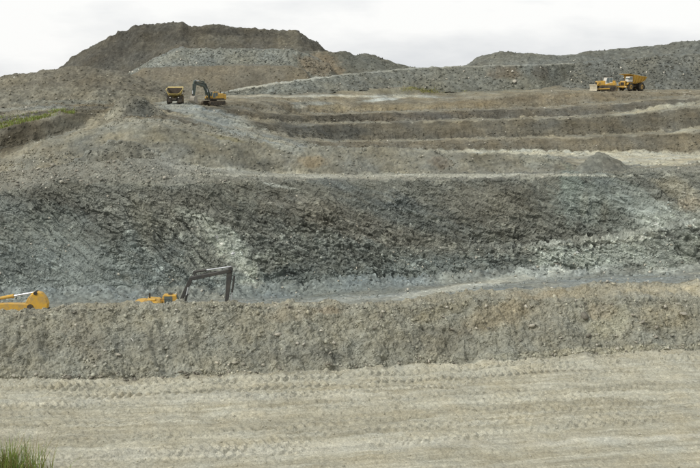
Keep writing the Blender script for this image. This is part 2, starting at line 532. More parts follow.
# downslope rills, slumps and clods of the tipped berm
rill = fbm(np.stack([Pb[..., 0] * 1.0 + .5 * Pb[..., 2], Pb[..., 1] * .22, Pb[..., 2] * .22], -1), .75, 4, .55, 2.0)
lump = fbm(Pb, 2.6, 3, .5, 12.0)
clod_v, clod_e = worley_value(Pb + .06 * np.stack([fbm(Pb, .3, 2, .5, 1), fbm(Pb, .3, 2, .5, 5), fbm(Pb, .3, 2, .5, 8)], -1), .17)
clod_v2, clod_e2 = worley_value(Pb, .42, 3)
clod = fbm(Pb, .30, 4, .6, 33.0)
D[rb] += berm_w[rb] * (.12 * rill + .11 * lump + .035 * clod + .035 * (clod_v - .5) + .045 * (clod_v2 - .5) + .04 * fbm(Pb, .5, 3, .6, 44.0, ridged=True) + .03 * np.clip(clod_e, 0, .5) * (clod_v > .6) * 2 * clod_v + .09 * np.clip(clod_e2, 0, .5) * (clod_v2 > .85))

# road: ruts along the haul direction and tyre lug imprints
rr = rows(0, 2)
Pr = P[rr]
toe = resolve_line(CL, 'z', G[2]['pts'], None, 5)
toeY = toe[1][None, :]
acr = (toeY - Pr[..., 1])                     # metres from the berm toe towards the camera
ruts = fbm(np.stack([Pr[..., 0] * .035, acr * 1.0, 0 * acr], -1), .55, 4, .6, 21.0)
road_fade = np.clip(acr / .5, 0, 1)
D[rr] += road_fade * (.035 * ruts + .014 * fbm(Pr, .16, 3, .65, 23.0) + .022 * fbm(np.stack([Pr[..., 0] * .05, acr, 0 * acr], -1), .2, 3, .6, 27.0))
tread_mark = np.zeros_like(acr)
tr_ = random.Random(21)
fine_tracks = [(tr_.uniform(.3, 7.2), tr_.uniform(.35, .6), tr_.uniform(.17, .26), tr_.uniform(.014, .034), x_, x_ + tr_.uniform(5, 16), tr_.random(), tr_.uniform(-.035, .035)) for x_ in [tr_.uniform(-14, 7) for _ in range(22)]]
for (c0, wdt, lug, dep, x0, x1, ph, lean) in fine_tracks + list(((.62, .66, .25, .055, -9.5, 7.5, 0, .00), (1.42, .66, .25, .06, -8.5, 8, .1, .01), (2.2, .5, .24, .03, -3, 12, .0, -.03), (1.0, .62, .25, .04, 5, 14, .3, .0),
                                              (3.2, .5, .25, .02, -10, 10, .2, .02), (4.1, .5, .25, .025, 0, 12, .4, .0), (5.5, .6, .26, .025, -2, 14, .6, .03), (6.4, .6, .26, .03, 0, 14, .1, .03), (2.0, .5, .26, .035, -12, 2, .35, -.03))):
    cc = c0 + lean * Pr[..., 0] + .05 * np.sin(Pr[..., 0] * .7 + ph * 9)
    t = (acr - cc) / (wdt * .5)
    inside = np.clip((1.0 - np.abs(t)) / .18, 0, 1)
    xw = Pr[..., 0]
    along = np.clip((xw - x0) / 1.2, 0, 1) * np.clip((x1 - xw) / 1.2, 0, 1)
    lo_ = .5 if dep > .05 else .08
    patchy = np.clip(.65 + 1.1 * fbm(Pr, 1.6, 3, .6, 31 + c0), lo_, 1)
    q = (xw / lug + .8 * np.abs(t) + ph + .16 * fbm(Pr, .6, 2, .5, 17)) % 1.0
    lugs = np.where((q < .5), 1.0, 0.0)
    # soft lug edges
    lugs = np.clip((.24 - np.abs(q - .5)) / .08, 0, 1) * np.clip(np.abs(t) / .12, 0, 1)
    tread_mark = np.maximum(tread_mark, inside * along * patchy * lugs * dep)
    D[rr] += -dep * .6 * inside * along * patchy + dep * 1.5 * lugs * inside * along * patchy
# one sharp windrow edge
for (c0, lean, x0, x1, dep) in ((1.25, -.035, 2.8, 14, .11), (3.05, .02, -4, 9, .055), (4.05, .0, -3, 2.5, .05), (2.45, .03, -11, 1, .05), (2.75, -.02, -12, 3, .045), (4.9, .01, -6, 8, .045), (5.9, -.015, -12, 0, .04), (3.6, .015, 1, 13, .04), (1.95, .0, -10, 12, .03)):
    e = acr - (c0 + lean * Pr[..., 0] + .05 * fbm(np.stack([Pr[..., 0], 0 * acr, 0 * acr], -1), 1.1, 4, .6, 41 + c0))
    on = np.clip((Pr[..., 0] - x0) / 1.5, 0, 1) * np.clip((x1 - Pr[..., 0]) / 1.5, 0, 1)
    D[rr] += on * dep * np.exp(-np.clip(-e, 0, 9) / .35) * (e < 0) - on * dep * .5 * np.exp(-(e / .05) ** 2)

# pit floor
rf = rows(5, 9)
D[rf] += A2[rf] * (fbm(P[rf], 5, 4, .5, 2.2) + .35 * fbm(P[rf], .9, 3, .6, 6.1))

# rock face
ra = rows(8, 14)
Pa = P[ra]
rw = ROCK[ra][:, None] * np.ones((1, P.shape[1]))
fan = np.clip((150 - PX[ra]) / 60, 0, 1) * np.clip((PY[ra] - 205) / 30, 0, 1) * np.clip(.75 + .9 * fbm(Pa, 9, 3, .5, 14.0), 0, 1)
rw = rw * (1 - .62 * fan)
ang = rad(24)
dip = np.stack([Pa[..., 0] * math.cos(ang) - Pa[..., 2] * math.sin(ang), Pa[..., 1], Pa[..., 0] * math.sin(ang) + Pa[..., 2] * math.cos(ang)], -1)
wr = np.stack([fbm(Pa, 3, 3, .5, 3), fbm(Pa, 3, 3, .5, 6), fbm(Pa, 3, 3, .5, 9)], -1)
blk_v, blk_e = worley_value(dip * np.array([.45, .8, 1.25]) + .5 * wr, 1.15)
blk2_v, blk2_e = worley_value(dip * np.array([.6, 1, 1.2]) + .3 * wr, .45, 9)
D[ra] += A2[ra] * (1.0 * fbm(Pa, 13, 3, .5, 5.5) + .25 * fbm(Pa, 2.0, 3, .55, 7.5))
wz = fbm(Pa, 9, 3, .5, 81.0)
dw = dip + np.stack([0 * wz, 0 * wz, 1.5 * wz], -1)
lay = fbm(dw * np.array([.10, .25, 1.0]), 1.3, 3, .55, 15.0, ridged=True)
lay2 = fbm(dw * np.array([.16, .4, 1.0]), .55, 3, .6, 25.0)
saw = ((dw[..., 2] + .5 * fbm(dw * np.array([.15, .3, 1]), 3.0, 2, .5, 55)) / 1.9) % 1.0       # overhanging bed edges
crack = np.clip(fbm(np.stack([dip[..., 0], dip[..., 1] * .3, dip[..., 2] * .18], -1), 2.6, 3, .5, 35.0, ridged=True) - .55, 0, 1)
saw2 = ((dw[..., 2] + .4 * fbm(dw * np.array([.2, .4, 1]), 1.6, 2, .5, 56)) / .85) % 1.0
frac_w = np.clip(.5 + 1.6 * fbm(Pa, 11, 2, .5, 95.0), 0, 1)          # where the rock is shattered
D[ra] += rw * (.30 * lay + .30 * lay2 + .6 * (saw - .5) + .34 * (saw2 - .5) * np.clip(.6 + fbm(Pa, 5, 2, .5, 99), 0, 1.3) - .22 * crack + .12 * fbm(Pa, .5, 2, .6, 65.0)
               + frac_w * (.85 * (blk_v - .5) + .45 * (blk2_v - .5)) + .32 * (blk2_v - .5) + .25 * (blk_v - .5))
# gullies falling down the face
gul = fbm(np.stack([Pa[..., 0] + .35 * Pa[..., 2], Pa[..., 1] * .1, Pa[..., 2] * .1], -1), 7.0, 3, .5, 19.0, ridged=True)
D[ra] += rw * -.45 * np.clip(gul - .3, 0, 2)

# bund, terraces and plateau
rt = rows(13, len(G) - 1)
Pt = P[rt]
far_fade = np.clip((1500 - Pt[..., 1]) / 600, 0, 1)
D[rt] += far_fade * (A2[rt] * (fbm(Pt, 6, 4, .5, 3.3) + .5 * fbm(Pt, 1.3, 3, .6, 8.8)))
rtw = ROCK[rt][:, None]
tv, te = worley_value(Pt, 1.0, 5)
D[rt] += far_fade * rtw * (.65 * (tv - .5) + .9 * fbm(np.stack([Pt[..., 0], Pt[..., 1] * .2, Pt[..., 2] * .2], -1), 1.6, 3, .5, 2.7))
bund = np.zeros(P.shape[0]); bund[row_start[13]:row_start[15]] = 1
bund = np.convolve(bund, np.ones(9) / 9, mode='same')[rt][:, None]
D[rt] += bund * (.25 * fbm(np.stack([Pt[..., 0] + .6 * Pt[..., 2], Pt[..., 1] * .25, Pt[..., 2] * .25], -1), 2.2, 3, .55, 5.7) + .35 * np.clip(te, 0, .5) * (tv > .55))

PD = P + NRM * D[..., None]

# colours ------------------------------------------------------------------
C = np.empty(P.shape)
jit = 3.0 * fbm(P, 2.5, 3, .6, 13.0)
jit[rows(15, 24)] *= 1.5
jit[rows(9, 14)] *= 3.0
jit[rows(9, 14)] += 6 * fbm(P[rows(9, 14)], 11, 3, .6, 17.0)
jit = np.clip(np.round(jit), -30, 30).astype(int)
ridx = np.clip(np.arange(P.shape[0])[:, None] + jit, 0, P.shape[0] - 1)
C[...] = (lin(COLR) * ALB)[ridx]
# straight colours on the near ground
C[rows(0, 2)] = lin(G[1]['col']) * ALB

# haul road: damp and dry bands along the wheel lines
band = fbm(np.stack([Pr[..., 0] * .03, acr, 0 * acr], -1), 1.3, 4, .62, 51.0)
band2 = fbm(np.stack([Pr[..., 0] * .06, acr, 0 * acr], -1), .35, 3, .6, 61.0)
thin = fbm(np.stack([Pr[..., 0] * .045, acr, 0 * acr], -1), .11, 2, .6, 67.0)
wb = np.clip(.5 + .35 * band + .5 * band2 + .6 * thin + .25 * fbm(Pr, .7, 4, .65, 29), 0, 1)[..., None]
Cr = (lin((180, 173, 152)) * (1 - wb) + lin((156, 147, 122)) * wb) * ALB * .92
C[rr] = Cr
road_patches = [
    (120, 432, 260, 6, -3, (146, 137, 114), .55), (60, 415, 160, 4, 1, (156, 149, 130), .4), (420, 412, 200, 5, -2, (164, 154, 128), .45), (600, 420, 140, 6, -2, (166, 156, 130), .45),
    (300, 448, 300, 6, -2, (186, 181, 166), .45), (560, 398, 180, 4, -3, (182, 176, 156), .4), (150, 400, 260, 5, -1, (182, 178, 164), .4),
    (620, 440, 160, 3, -3, (188, 182, 166), .5), (620, 462, 160, 5, -2, (160, 150, 124), .45), (60, 466, 120, 4, 0, (160, 152, 130), .4),
    (330, 378, 380, 6, -3, (174, 169, 151), .5)]
apply_patches(C[rr], PX[rr], PY[rr], road_patches, Pr, .5)
berm_patches = [
    (330, 312, 20, 5, 0, (152, 130, 100), .6), (290, 316, 30, 8, 0, (140, 122, 94), .4), (500, 315, 40, 14, -20, (142, 124, 92), .6), (545, 320, 30, 18, -30, (144, 130, 104), .4),
    (440, 312, 30, 8, -20, (138, 124, 92), .5), (610, 325, 26, 14, -25, (150, 140, 108), .5), (600, 312, 16, 8, 0, (150, 130, 98), .4), (660, 320, 36, 16, -10, (148, 132, 98), .45),
    (80, 330, 50, 14, 60, (134, 122, 102), .4), (430, 340, 46, 14, -10, (104, 98, 86), .5), (560, 340, 40, 14, 0, (120, 116, 104), .5), (150, 345, 60, 10, 0, (114, 109, 97), .5),
    (20, 350, 40, 14, 0, (116, 111, 99), .5), (300, 355, 60, 8, 0, (108, 103, 92), .5), (610, 292, 90, 5, -3, (152, 138, 110), .8), (690, 289, 40, 6, 0, (164, 151, 124), .7), (540, 295, 30, 4, 0, (150, 132, 102), .6),
    (240, 376, 300, 3, -2, (140, 133, 116), .6), (600, 352, 120, 4, -3, (160, 150, 124), .7)]
rbb = rows(2, 5)
apply_patches(C[rbb], PX[rbb], PY[rbb], berm_patches, P[rbb], .3)
# paler and darker clods of the berm, random tone per cell
cv = worley_value(P[rows(2, 5)], .22, 21)[0]
C[rows(2, 5)] *= (0.94 + .16 * cv ** 2)[..., None]

face_patches = [
    # blue grey lower rock
    (60, 275, 120, 32, 0, (105, 115, 115), .7), (110, 255, 40, 18, -40, (111, 117, 113), .6), (300, 285, 120, 16, 0, (103, 113, 114), .75), (430, 268, 90, 18, -12, (102, 110, 109), .7), (20, 215, 40, 22, 0, (99, 101, 94), .5),
    # dark seams
    (15, 270, 20, 8, -10, (83, 86, 83), .7), (330, 268, 60, 10, -5, (90, 95, 92), .5), (490, 255, 40, 10, 10, (88, 91, 86), .6), (400, 215, 90, 10, 18, (89, 94, 94), .55), (370, 195, 60, 7, 16, (91, 97, 99), .6), (440, 214, 50, 8, 20, (93, 100, 103), .6),
    (250, 210, 60, 12, 20, (95, 95, 87), .5), (520, 262, 30, 12, 0, (86, 91, 88), .6), (60, 200, 40, 7, 20, (93, 87, 76), .5), (120, 235, 26, 10, 0, (92, 92, 84), .5),
    # brown upper rock
    (330, 215, 90, 16, 15, (108, 97, 81), .6), (480, 205, 60, 24, 0, (108, 98, 81), .6), (420, 240, 70, 14, 10, (108, 100, 86), .5), (180, 200, 50, 14, 0, (113, 105, 90), .5), (300, 190, 80, 7, 5, (104, 98, 84), .6), (140, 215, 30, 12, 70, (117, 109, 90), .5),
    # pale weathered tongue
    (205, 228, 26, 10, 40, (132, 131, 117), .7), (230, 248, 22, 12, 45, (136, 136, 121), .7), (248, 268, 14, 8, 60, (160, 159, 144), .8), (258, 258, 14, 5, -20, (142, 141, 126), .6), (252, 283, 12, 5, 0, (146, 146, 132), .6), (188, 214, 14, 6, 30, (128, 126, 112), .7), (285, 262, 20, 4, -15, (134, 134, 122), .5),
    # right hand pale and teal rock
    (590, 195, 40, 22, 0, (110, 119, 114), .7), (570, 185, 12, 20, -10, (105, 120, 114), .6), (620, 190, 30, 16, 10, (112, 118, 116), .6), (650, 205, 40, 16, 30, (140, 140, 128), .6), (640, 222, 24, 12, 0, (150, 152, 142), .6), (680, 190, 30, 10, 25, (146, 132, 104), .65), (690, 205, 20, 8, 0, (152, 128, 94), .5),
    (560, 258, 24, 10, -10, (150, 151, 140), .7), (545, 250, 16, 6, 0, (152, 152, 140), .6), (600, 260, 28, 10, 0, (120, 124, 118), .6), (630, 250, 8, 20, -20, (158, 158, 146), .7), (640, 238, 40, 3, -10, (142, 140, 126), .7), (590, 241, 50, 2.5, -5, (138, 134, 120), .7), (690, 225, 20, 4, -12, (150, 148, 134), .6),
    (660, 262, 40, 12, 0, (128, 127, 116), .5), (680, 245, 30, 12, 0, (125, 123, 111), .5), (605, 213, 5, 12, 0, (142, 124, 94), .5), (585, 200, 4, 14, 5, (136, 126, 97), .5), (520, 240, 30, 20, 0, (111, 105, 92), .5), (610, 225, 40, 12, 0, (114, 113, 103), .5),
    (570, 262, 46, 13, -8, (154, 156, 146), .85), (622, 252, 36, 14, -10, (144, 147, 138), .75), (648, 212, 40, 20, 20, (142, 145, 136), .8), (700, 230, 30, 20, 0, (132, 132, 122), .6), (670, 255, 40, 16, 0, (128, 130, 120), .6), (600, 205, 50, 24, 0, (118, 123, 115), .6), (540, 275, 60, 6, -6, (160, 163, 154), .7),
    (225, 240, 32, 12, 42, (146, 147, 135), .75), (50, 240, 70, 30, 0, (112, 117, 111), .6), (100, 285, 120, 12, 0, (112, 119, 117), .6),
    (668, 254, 50, 20, 0, (136, 137, 127), .8), (600, 256, 60, 13, 0, (142, 145, 136), .75), (640, 237, 44, 3, -10, (140, 138, 126), .7), (588, 242, 44, 2.6, -5, (138, 135, 123), .7), (60, 265, 90, 30, 0, (116, 121, 118), .6),
    # upper left broken ground
    (60, 172, 60, 12, -15, (128, 119, 101), .5), (20, 165, 40, 20, -20, (135, 124, 102), .6), (50, 190, 40, 8, -10, (109, 102, 88), .5), (160, 165, 40, 12, 15, (124, 120, 110), .6),
    # ledge
    (400, 175.5, 250, 1.8, 0, (164, 157, 138), .9), (300, 173, 130, 1.8, 3, (158, 150, 132), .6), (225, 170.5, 60, 3, 5, (150, 145, 131), .8), (280, 186, 20, 1.4, 12, (150, 148, 138), .7), (620, 170, 60, 2, 0, (140, 138, 122), .5),
    # pit floor and ramp
    (440, 291, 70, 4, -9, (160, 156, 142), .8), (520, 279, 60, 3, -7, (168, 165, 152), .7), (350, 299, 50, 3, -4, (150, 149, 138), .6), (560, 273, 60, 6, -4, (134, 140, 138), .7), (620, 278, 70, 5, 0, (116, 123, 124), .7), (500, 289, 40, 5, -8, (110, 117, 117), .6), (430, 280, 50, 5, -6, (122, 127, 124), .6)]
rfa = rows(6, 14)
Pf = P[rfa]
bedding = fbm(np.stack([Pf[..., 0] * math.cos(ang) - Pf[..., 2] * math.sin(ang), Pf[..., 1] * 2, 9 * (Pf[..., 0] * math.sin(ang) + Pf[..., 2] * math.cos(ang))], -1) * .11, .8, 4, .65, 85.0)
apply_patches(C[rfa], PX[rfa], PY[rfa], face_patches, P[rfa], 1.6, bedding)
# bedding tints of the exposed rock
bed = fbm(dw * np.array([.10, .3, 1.0]), 1.4, 4, .65, 71.0)
bed2 = fbm(dw * np.array([.06, .2, 1.0]), .5, 3, .65, 75.0)
C[ra] *= (1 + rw * (.20 + np.clip(.24 * bed + .20 * bed2 + .12 * (saw2 - .5) + frac_w * (.16 * (blk_v - .5) + .16 * (blk2_v - .5)), -.45, .6)))[..., None]
chip = worley_value(Pa + .3 * wr, .55, 33)[0]
C[ra] *= (1 + np.clip(chip - .86, 0, .14)[..., None] * 6.5 * rw[..., None])

terrace_patches = [
    # bund; slope shade of its left stretch painted as darker colour
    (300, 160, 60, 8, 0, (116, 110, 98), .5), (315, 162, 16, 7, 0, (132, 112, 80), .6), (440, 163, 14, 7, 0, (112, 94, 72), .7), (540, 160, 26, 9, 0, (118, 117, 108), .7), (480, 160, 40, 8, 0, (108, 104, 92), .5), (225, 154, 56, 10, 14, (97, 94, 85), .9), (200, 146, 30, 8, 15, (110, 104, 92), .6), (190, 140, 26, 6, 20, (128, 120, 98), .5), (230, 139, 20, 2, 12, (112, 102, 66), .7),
    (150, 135, 30, 6, 10, (132, 124, 104), .6),
    # ramp up to the loading place
    (205, 116, 50, 9, 22, (136, 137, 131), .95), (250, 130, 54, 8, 22, (138, 138, 131), .95), (285, 141, 34, 4, 10, (140, 138, 128), .85), (175, 107, 20, 5, 10, (134, 133, 126), .8), (290, 142, 30, 3, 12, (136, 130, 116), .6),
    # left bank
    (25, 136, 60, 11, -20, (78, 70, 56), .9), (75, 121, 36, 8, -25, (78, 71, 56), .85), (105, 111, 14, 3, 0, (84, 76, 60), .7), (90, 128, 40, 8, -30, (138, 128, 106), .6), (30, 155, 40, 8, -15, (128, 118, 98), .6), (20, 109, 50, 2.5, -3, (128, 128, 122), .7), (120, 138, 26, 6, 0, (130, 121, 102), .6), (130, 148, 34, 7, 0, (116, 113, 105), .6),
    # brown broken ground in the middle
    (280, 108, 50, 4, 4, (112, 102, 84), .7), (290, 118, 50, 4, 4, (92, 84, 70), .7), (280, 126, 40, 4, 3, (82, 77, 68), .7), (330, 130, 40, 6, 2, (78, 74, 65), .6), (240, 110, 24, 4, 10, (104, 96, 82), .5), (270, 133, 40, 2.5, 8, (132, 122, 104), .6), (300, 122, 40, 1.5, 2, (120, 110, 92), .6),
    # dark band on bench A, golden band on top bench
    (410, 117, 60, 4.5, -2, (86, 79, 71), .7), (400, 107, 60, 3.5, -2, (138, 120, 84), .6), (330, 107, 20, 3, 0, (140, 124, 90), .5), (470, 104, 60, 3.5, -4, (124, 108, 80), .5), (560, 98, 70, 5, -2, (112, 97, 74), .6), (650, 98, 40, 4, -4, (108, 98, 78), .5),
    # pale running surfaces
    (560, 153, 130, 2.6, 1, (166, 159, 139), .8), (660, 159, 75, 6.5, 0, (172, 163, 142), .9), (600, 153.5, 90, 2.6, 0, (168, 160, 140), .8), (640, 164, 50, 2, 0, (158, 146, 116), .5), (690, 160, 20, 1.5, 0, (140, 122, 88), .6), (660, 108, 50, 2, -9, (158, 148, 124), .7), (690, 130, 20, 2, -8, (158, 148, 124), .6),
    (330, 96, 110, 1.3, 0, (166, 158, 140), .85), (385, 99, 26, 2, -6, (166, 162, 150), .85), (410, 96, 40, 1.5, 2, (140, 140, 134), .6), (310, 103.5, 22, 2, 0, (126, 126, 120), .7), (298, 107, 8, 2, 0, (160, 152, 134), .6),
    # plateau
    (435, 88, 30, 3, 0, (134, 128, 52), .75), (420, 91, 60, 2.5, 0, (112, 106, 80), .6), (500, 89, 24, 3, 0, (118, 104, 76), .6), (360, 91, 50, 2.5, 0, (122, 114, 92), .6), (480, 92, 50, 2.5, -3, (128, 116, 90), .6)]
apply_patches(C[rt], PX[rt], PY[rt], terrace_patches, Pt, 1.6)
# slumps and seams of different soil along the benches
seam = fbm(Pt * np.array([.35, 1, 2.0]), 4.0, 4, .62, 58.0)
slump = fbm(np.stack([Pt[..., 0], Pt[..., 1] * .2, Pt[..., 2] * .3], -1), 5.0, 4, .6, 68.0)
C[rt] *= (1 + far_fade * np.clip(.20 * seam + .20 * slump + .14 * (tv - .5), -.4, .5))[..., None]
SATF = np.full(P.shape, .62); SATF[rows(0, 2)] = .64; SATF[rows(2, 5)] = .58; SATF[rows(6, 13)] = .46
C[rows(9, 12)] *= np.array([1.17, 1.21, 1.22])
C[rows(2, 5)] *= 1.14
C[rows(0, 2)] *= np.array([1.025, .99, 1.0])
C = earth(C, SATF)

SEGNAME = [('haul_road', 0, 2, 'road_dirt'), ('berm', 2, 5, 'berm_dirt'), ('pit_floor', 5, 9, 'pit_rubble'), ('pit_face', 9, 13, 'face_rock'),
           ('terraces', 13, 24, 'terrace_soil'), ('plateau', 24, len(G) - 1, 'spoil_soil')]
STRUCT = {}
for nm, a, b, mt in SEGNAME:
    STRUCT[nm] = structure(grid_mesh(nm, PD[rows(a, b)], C[rows(a, b)], mt, smooth=nm not in ('pit_face', 'berm', 'terraces')))

# ------------------------------------------------------------------ bank the camera stands on (world layout)
bx = np.linspace(-45, 45, 120); by = np.concatenate([np.linspace(-60, 2, 20, endpoint=False), np.linspace(2, 17, 50)])
BX, BY = np.meshgrid(bx, by)
BZ = np.where(BY < 3.0, -1.75, -1.75 - (BY - 3.0) / 14.0 * (-1.75 - (ROADZ - .05)))
BP = np.stack([BX, BY, BZ], -1)
BP[..., 2] += .12 * fbm(BP, 3, 3, .5, 77) * np.clip((17 - BY) / 3, 0, 1)
BC = np.tile(lin((122, 114, 96)) * ALB, (*BX.shape, 1))
structure(grid_mesh('bank', BP, BC, 'berm_dirt'))

# ------------------------------------------------------------------ spoil heaps (each its own loft)
HEAPS = {}


def heap(name, c0, c1, step, lines, patches, mat='spoil_soil', amp=.6, size=6, rock=.0, rill=.4, seed=0):
    cols = np.concatenate([np.linspace(c0, -60, 25, endpoint=False) if c0 < -60 else [], np.arange(max(c0, -60), min(c1, 760), step), np.linspace(min(c1, 760), c1, 25) if c1 > 760 else [c1]])
    p, _, _, _, colr, seg = build_sheet(cols, lines, sm=2, row_blur=2)
    n = grid_normals(p)
    d = amp * (fbm(p, size, 4, .5, 3 + seed) + .4 * fbm(p, size * .22, 3, .6, 8 + seed))
    if rill:
        d += rill * fbm(np.stack([p[..., 0] + .3 * p[..., 2], p[..., 1] * .15, p[..., 2] * .2], -1), size * .5, 3, .55, 5 + seed)
    if rock:
        v, e = worley_value(p, 1.5, int(seed))
        d += rock * np.clip(e, 0, .5) * (v > .3) * v * 2
        v2, e2 = worley_value(p, .7, int(seed) + 3)
        d += rock * .4 * np.clip(e2, 0, .5) * v2
    px, py = pixel_of(p)
    edge = np.minimum(1, np.minimum(np.arange(len(cols)), np.arange(len(cols))[::-1]) / 6.0)[None, :]
    pd = p + n * (d * edge)[..., None]
    c = lin(colr)[:, None, :] * ALB * .92 * np.ones((1, len(cols), 1))
    c = c * (1 + .12 * fbm(p, size * 1.5, 3, .6, 22 + seed))[..., None]
    apply_patches(c, px, py, patches, p, size * .3)
    if rock:
        c *= (.85 + .4 * v2 ** 2)[..., None]
    ob = structure(grid_mesh(name, pd, earth(c), mat))
    HEAPS.setdefault(name, []).append((ob, pd, n, px, py, seg))
    return ob


def hl(mode, pts, rows_, col):
    return line(mode, pts, rows_, col)


# cone of dark tipped rock beside the ramp
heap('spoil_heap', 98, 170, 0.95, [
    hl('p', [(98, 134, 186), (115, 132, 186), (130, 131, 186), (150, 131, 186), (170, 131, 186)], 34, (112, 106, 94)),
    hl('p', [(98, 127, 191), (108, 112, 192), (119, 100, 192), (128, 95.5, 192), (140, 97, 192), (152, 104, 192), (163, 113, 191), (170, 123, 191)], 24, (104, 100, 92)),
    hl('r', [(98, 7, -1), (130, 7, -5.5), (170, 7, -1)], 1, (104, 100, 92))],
    [(143, 112, 14, 12, 60, (92, 90, 83), .8), (112, 116, 12, 10, -45, (140, 132, 113), .9)], amp=.22, size=3, rill=.2, rock=.4, seed=1)  # sunlit left flank and shaded right flank painted into the colour
# grey hump of broken rock above the pit face
heap('spoil_heap', 56, 186, 0.95, [
    hl('p', [(56, 184, 165), (100, 187, 165), (150, 188, 165), (186, 186, 166)], 40, (116, 111, 99)),
    hl('p', [(56, 174, 170), (75, 160, 172), (90, 150, 173), (110, 142, 174), (130, 140, 174), (145, 145, 174), (160, 153, 173), (174, 164, 171), (186, 178, 169)], 24, (126, 122, 111)),
    hl('r', [(56, 6, -1), (130, 9, -1.2), (186, 6, -1)], 1, (122, 117, 105))],
    [(160, 152, 26, 5, 25, (128, 126, 118), .8), (100, 165, 30, 8, 0, (106, 101, 88), .6), (110, 150, 26, 5, -10, (132, 127, 114), .7)], amp=.3, size=3, rill=.2, rock=.3, seed=12)
# pile at the end of the bund
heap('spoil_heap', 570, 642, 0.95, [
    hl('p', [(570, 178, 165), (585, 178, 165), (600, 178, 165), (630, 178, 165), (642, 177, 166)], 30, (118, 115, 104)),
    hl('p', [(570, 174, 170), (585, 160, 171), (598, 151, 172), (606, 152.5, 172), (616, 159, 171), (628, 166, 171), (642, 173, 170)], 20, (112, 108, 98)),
    hl('r', [(570, 6, -1), (600, 6, -4), (642, 6, -1)], 1, (112, 108, 98))], [(612, 165, 10, 8, 30, (104, 98, 88), .6)], amp=.16, size=2.5, rill=.2, rock=.25, seed=2)  # shade of the right flank put into the colour
# low brown mound on the left
heap('spoil_heap', -420, 180, 1.05, [
    hl('p', [(-420, 110, 220), (0, 108, 221), (60, 105.5, 222), (100, 106, 223), (140, 107, 226), (165, 108, 230), (180, 108, 233)], 30, (122, 113, 95)),
    hl('p', [(-420, 92, 228), (0, 93, 229), (60, 86, 229), (100, 88, 229), (140, 92, 232), (165, 97, 235), (180, 105, 238)], 34, (116, 106, 89)),
    hl('p', [(-420, 82, 240), (0, 77.5, 240), (10, 75, 240), (30, 71.5, 240), (50, 69, 240), (65, 67, 240), (90, 67, 240), (110, 68.5, 240), (130, 74, 240), (150, 81, 240), (165, 86, 242), (174, 93, 243), (180, 103, 244)], 20, (114, 106, 90)),
    hl('r', [(-420, 25, -6), (120, 25, -6), (180, 12, -2)], 1, (114, 106, 90))],
    [(90, 82, 18, 8, 0, (98, 89, 74), .7), (40, 90, 60, 6, 0, (126, 116, 96), .5), (120, 100, 40, 4, 0, (130, 121, 102), .6), (70, 102, 50, 2.5, 0, (118, 117, 108), .6), (10, 82, 30, 4, -10, (128, 118, 98), .5)], amp=.5, size=5, rill=.2, rock=.12, seed=3)
# lower brown lift behind the loading place
heap('spoil_heap', 95, 322, 1.05, [
    hl('p', [(95, 101, 268), (150, 101, 272), (200, 100, 274), (225, 99, 276), (260, 96, 278), (322, 92, 282)], 36, (120, 107, 86)),
    hl('p', [(95, 84, 286), (130, 75, 287), (145, 68, 288), (170, 66.5, 288), (200, 65.5, 288), (250, 64.5, 288), (290, 65.5, 288), (305, 70, 288), (322, 90, 288)], 10, (112, 106, 94)),
    hl('r', [(95, 16, .1), (322, 16, .1)], 6, (112, 106, 94)),
    hl('r', [(95, 10, -7), (322, 10, -7)], 1, (112, 106, 94))],
    [(160, 88, 40, 8, 0, (112, 106, 94), .6), (200, 72, 60, 4, 0, (116, 102, 82), .5), (270, 76, 30, 8, 10, (106, 96, 80), .5), (125, 82, 20, 6, 20, (108, 104, 96), .6)], amp=.35, size=5, rill=.25, seed=4)
# grey rock lift
heap('spoil_heap', 122, 350, 1.05, [
    hl('p', [(122, 84, 299), (140, 73, 299), (170, 68, 299), (200, 67.5, 299), (250, 67, 299), (290, 74, 299), (320, 90, 299), (350, 100, 299)], 36, (124, 123, 114)),
    hl('p', [(122, 77, 310), (140, 67, 311), (160, 55.5, 311), (172, 50, 311), (180, 48, 311), (200, 48.5, 311), (250, 48.5, 311), (290, 49.5, 311), (310, 54, 311), (328, 64, 311), (350, 92, 310)], 8, (116, 112, 104)),
    hl('r', [(122, 14, .1), (350, 14, .1)], 6, (112, 106, 94)),
    hl('r', [(122, 10, -10), (350, 10, -10)], 1, (112, 106, 94))],
    [(315, 66, 22, 10, 20, (122, 104, 80), .8), (200, 62, 40, 4, 0, (112, 112, 106), .5), (160, 60, 14, 8, -45, (132, 132, 126), .5)], amp=.3, size=4, rill=.35, rock=.3, seed=5)
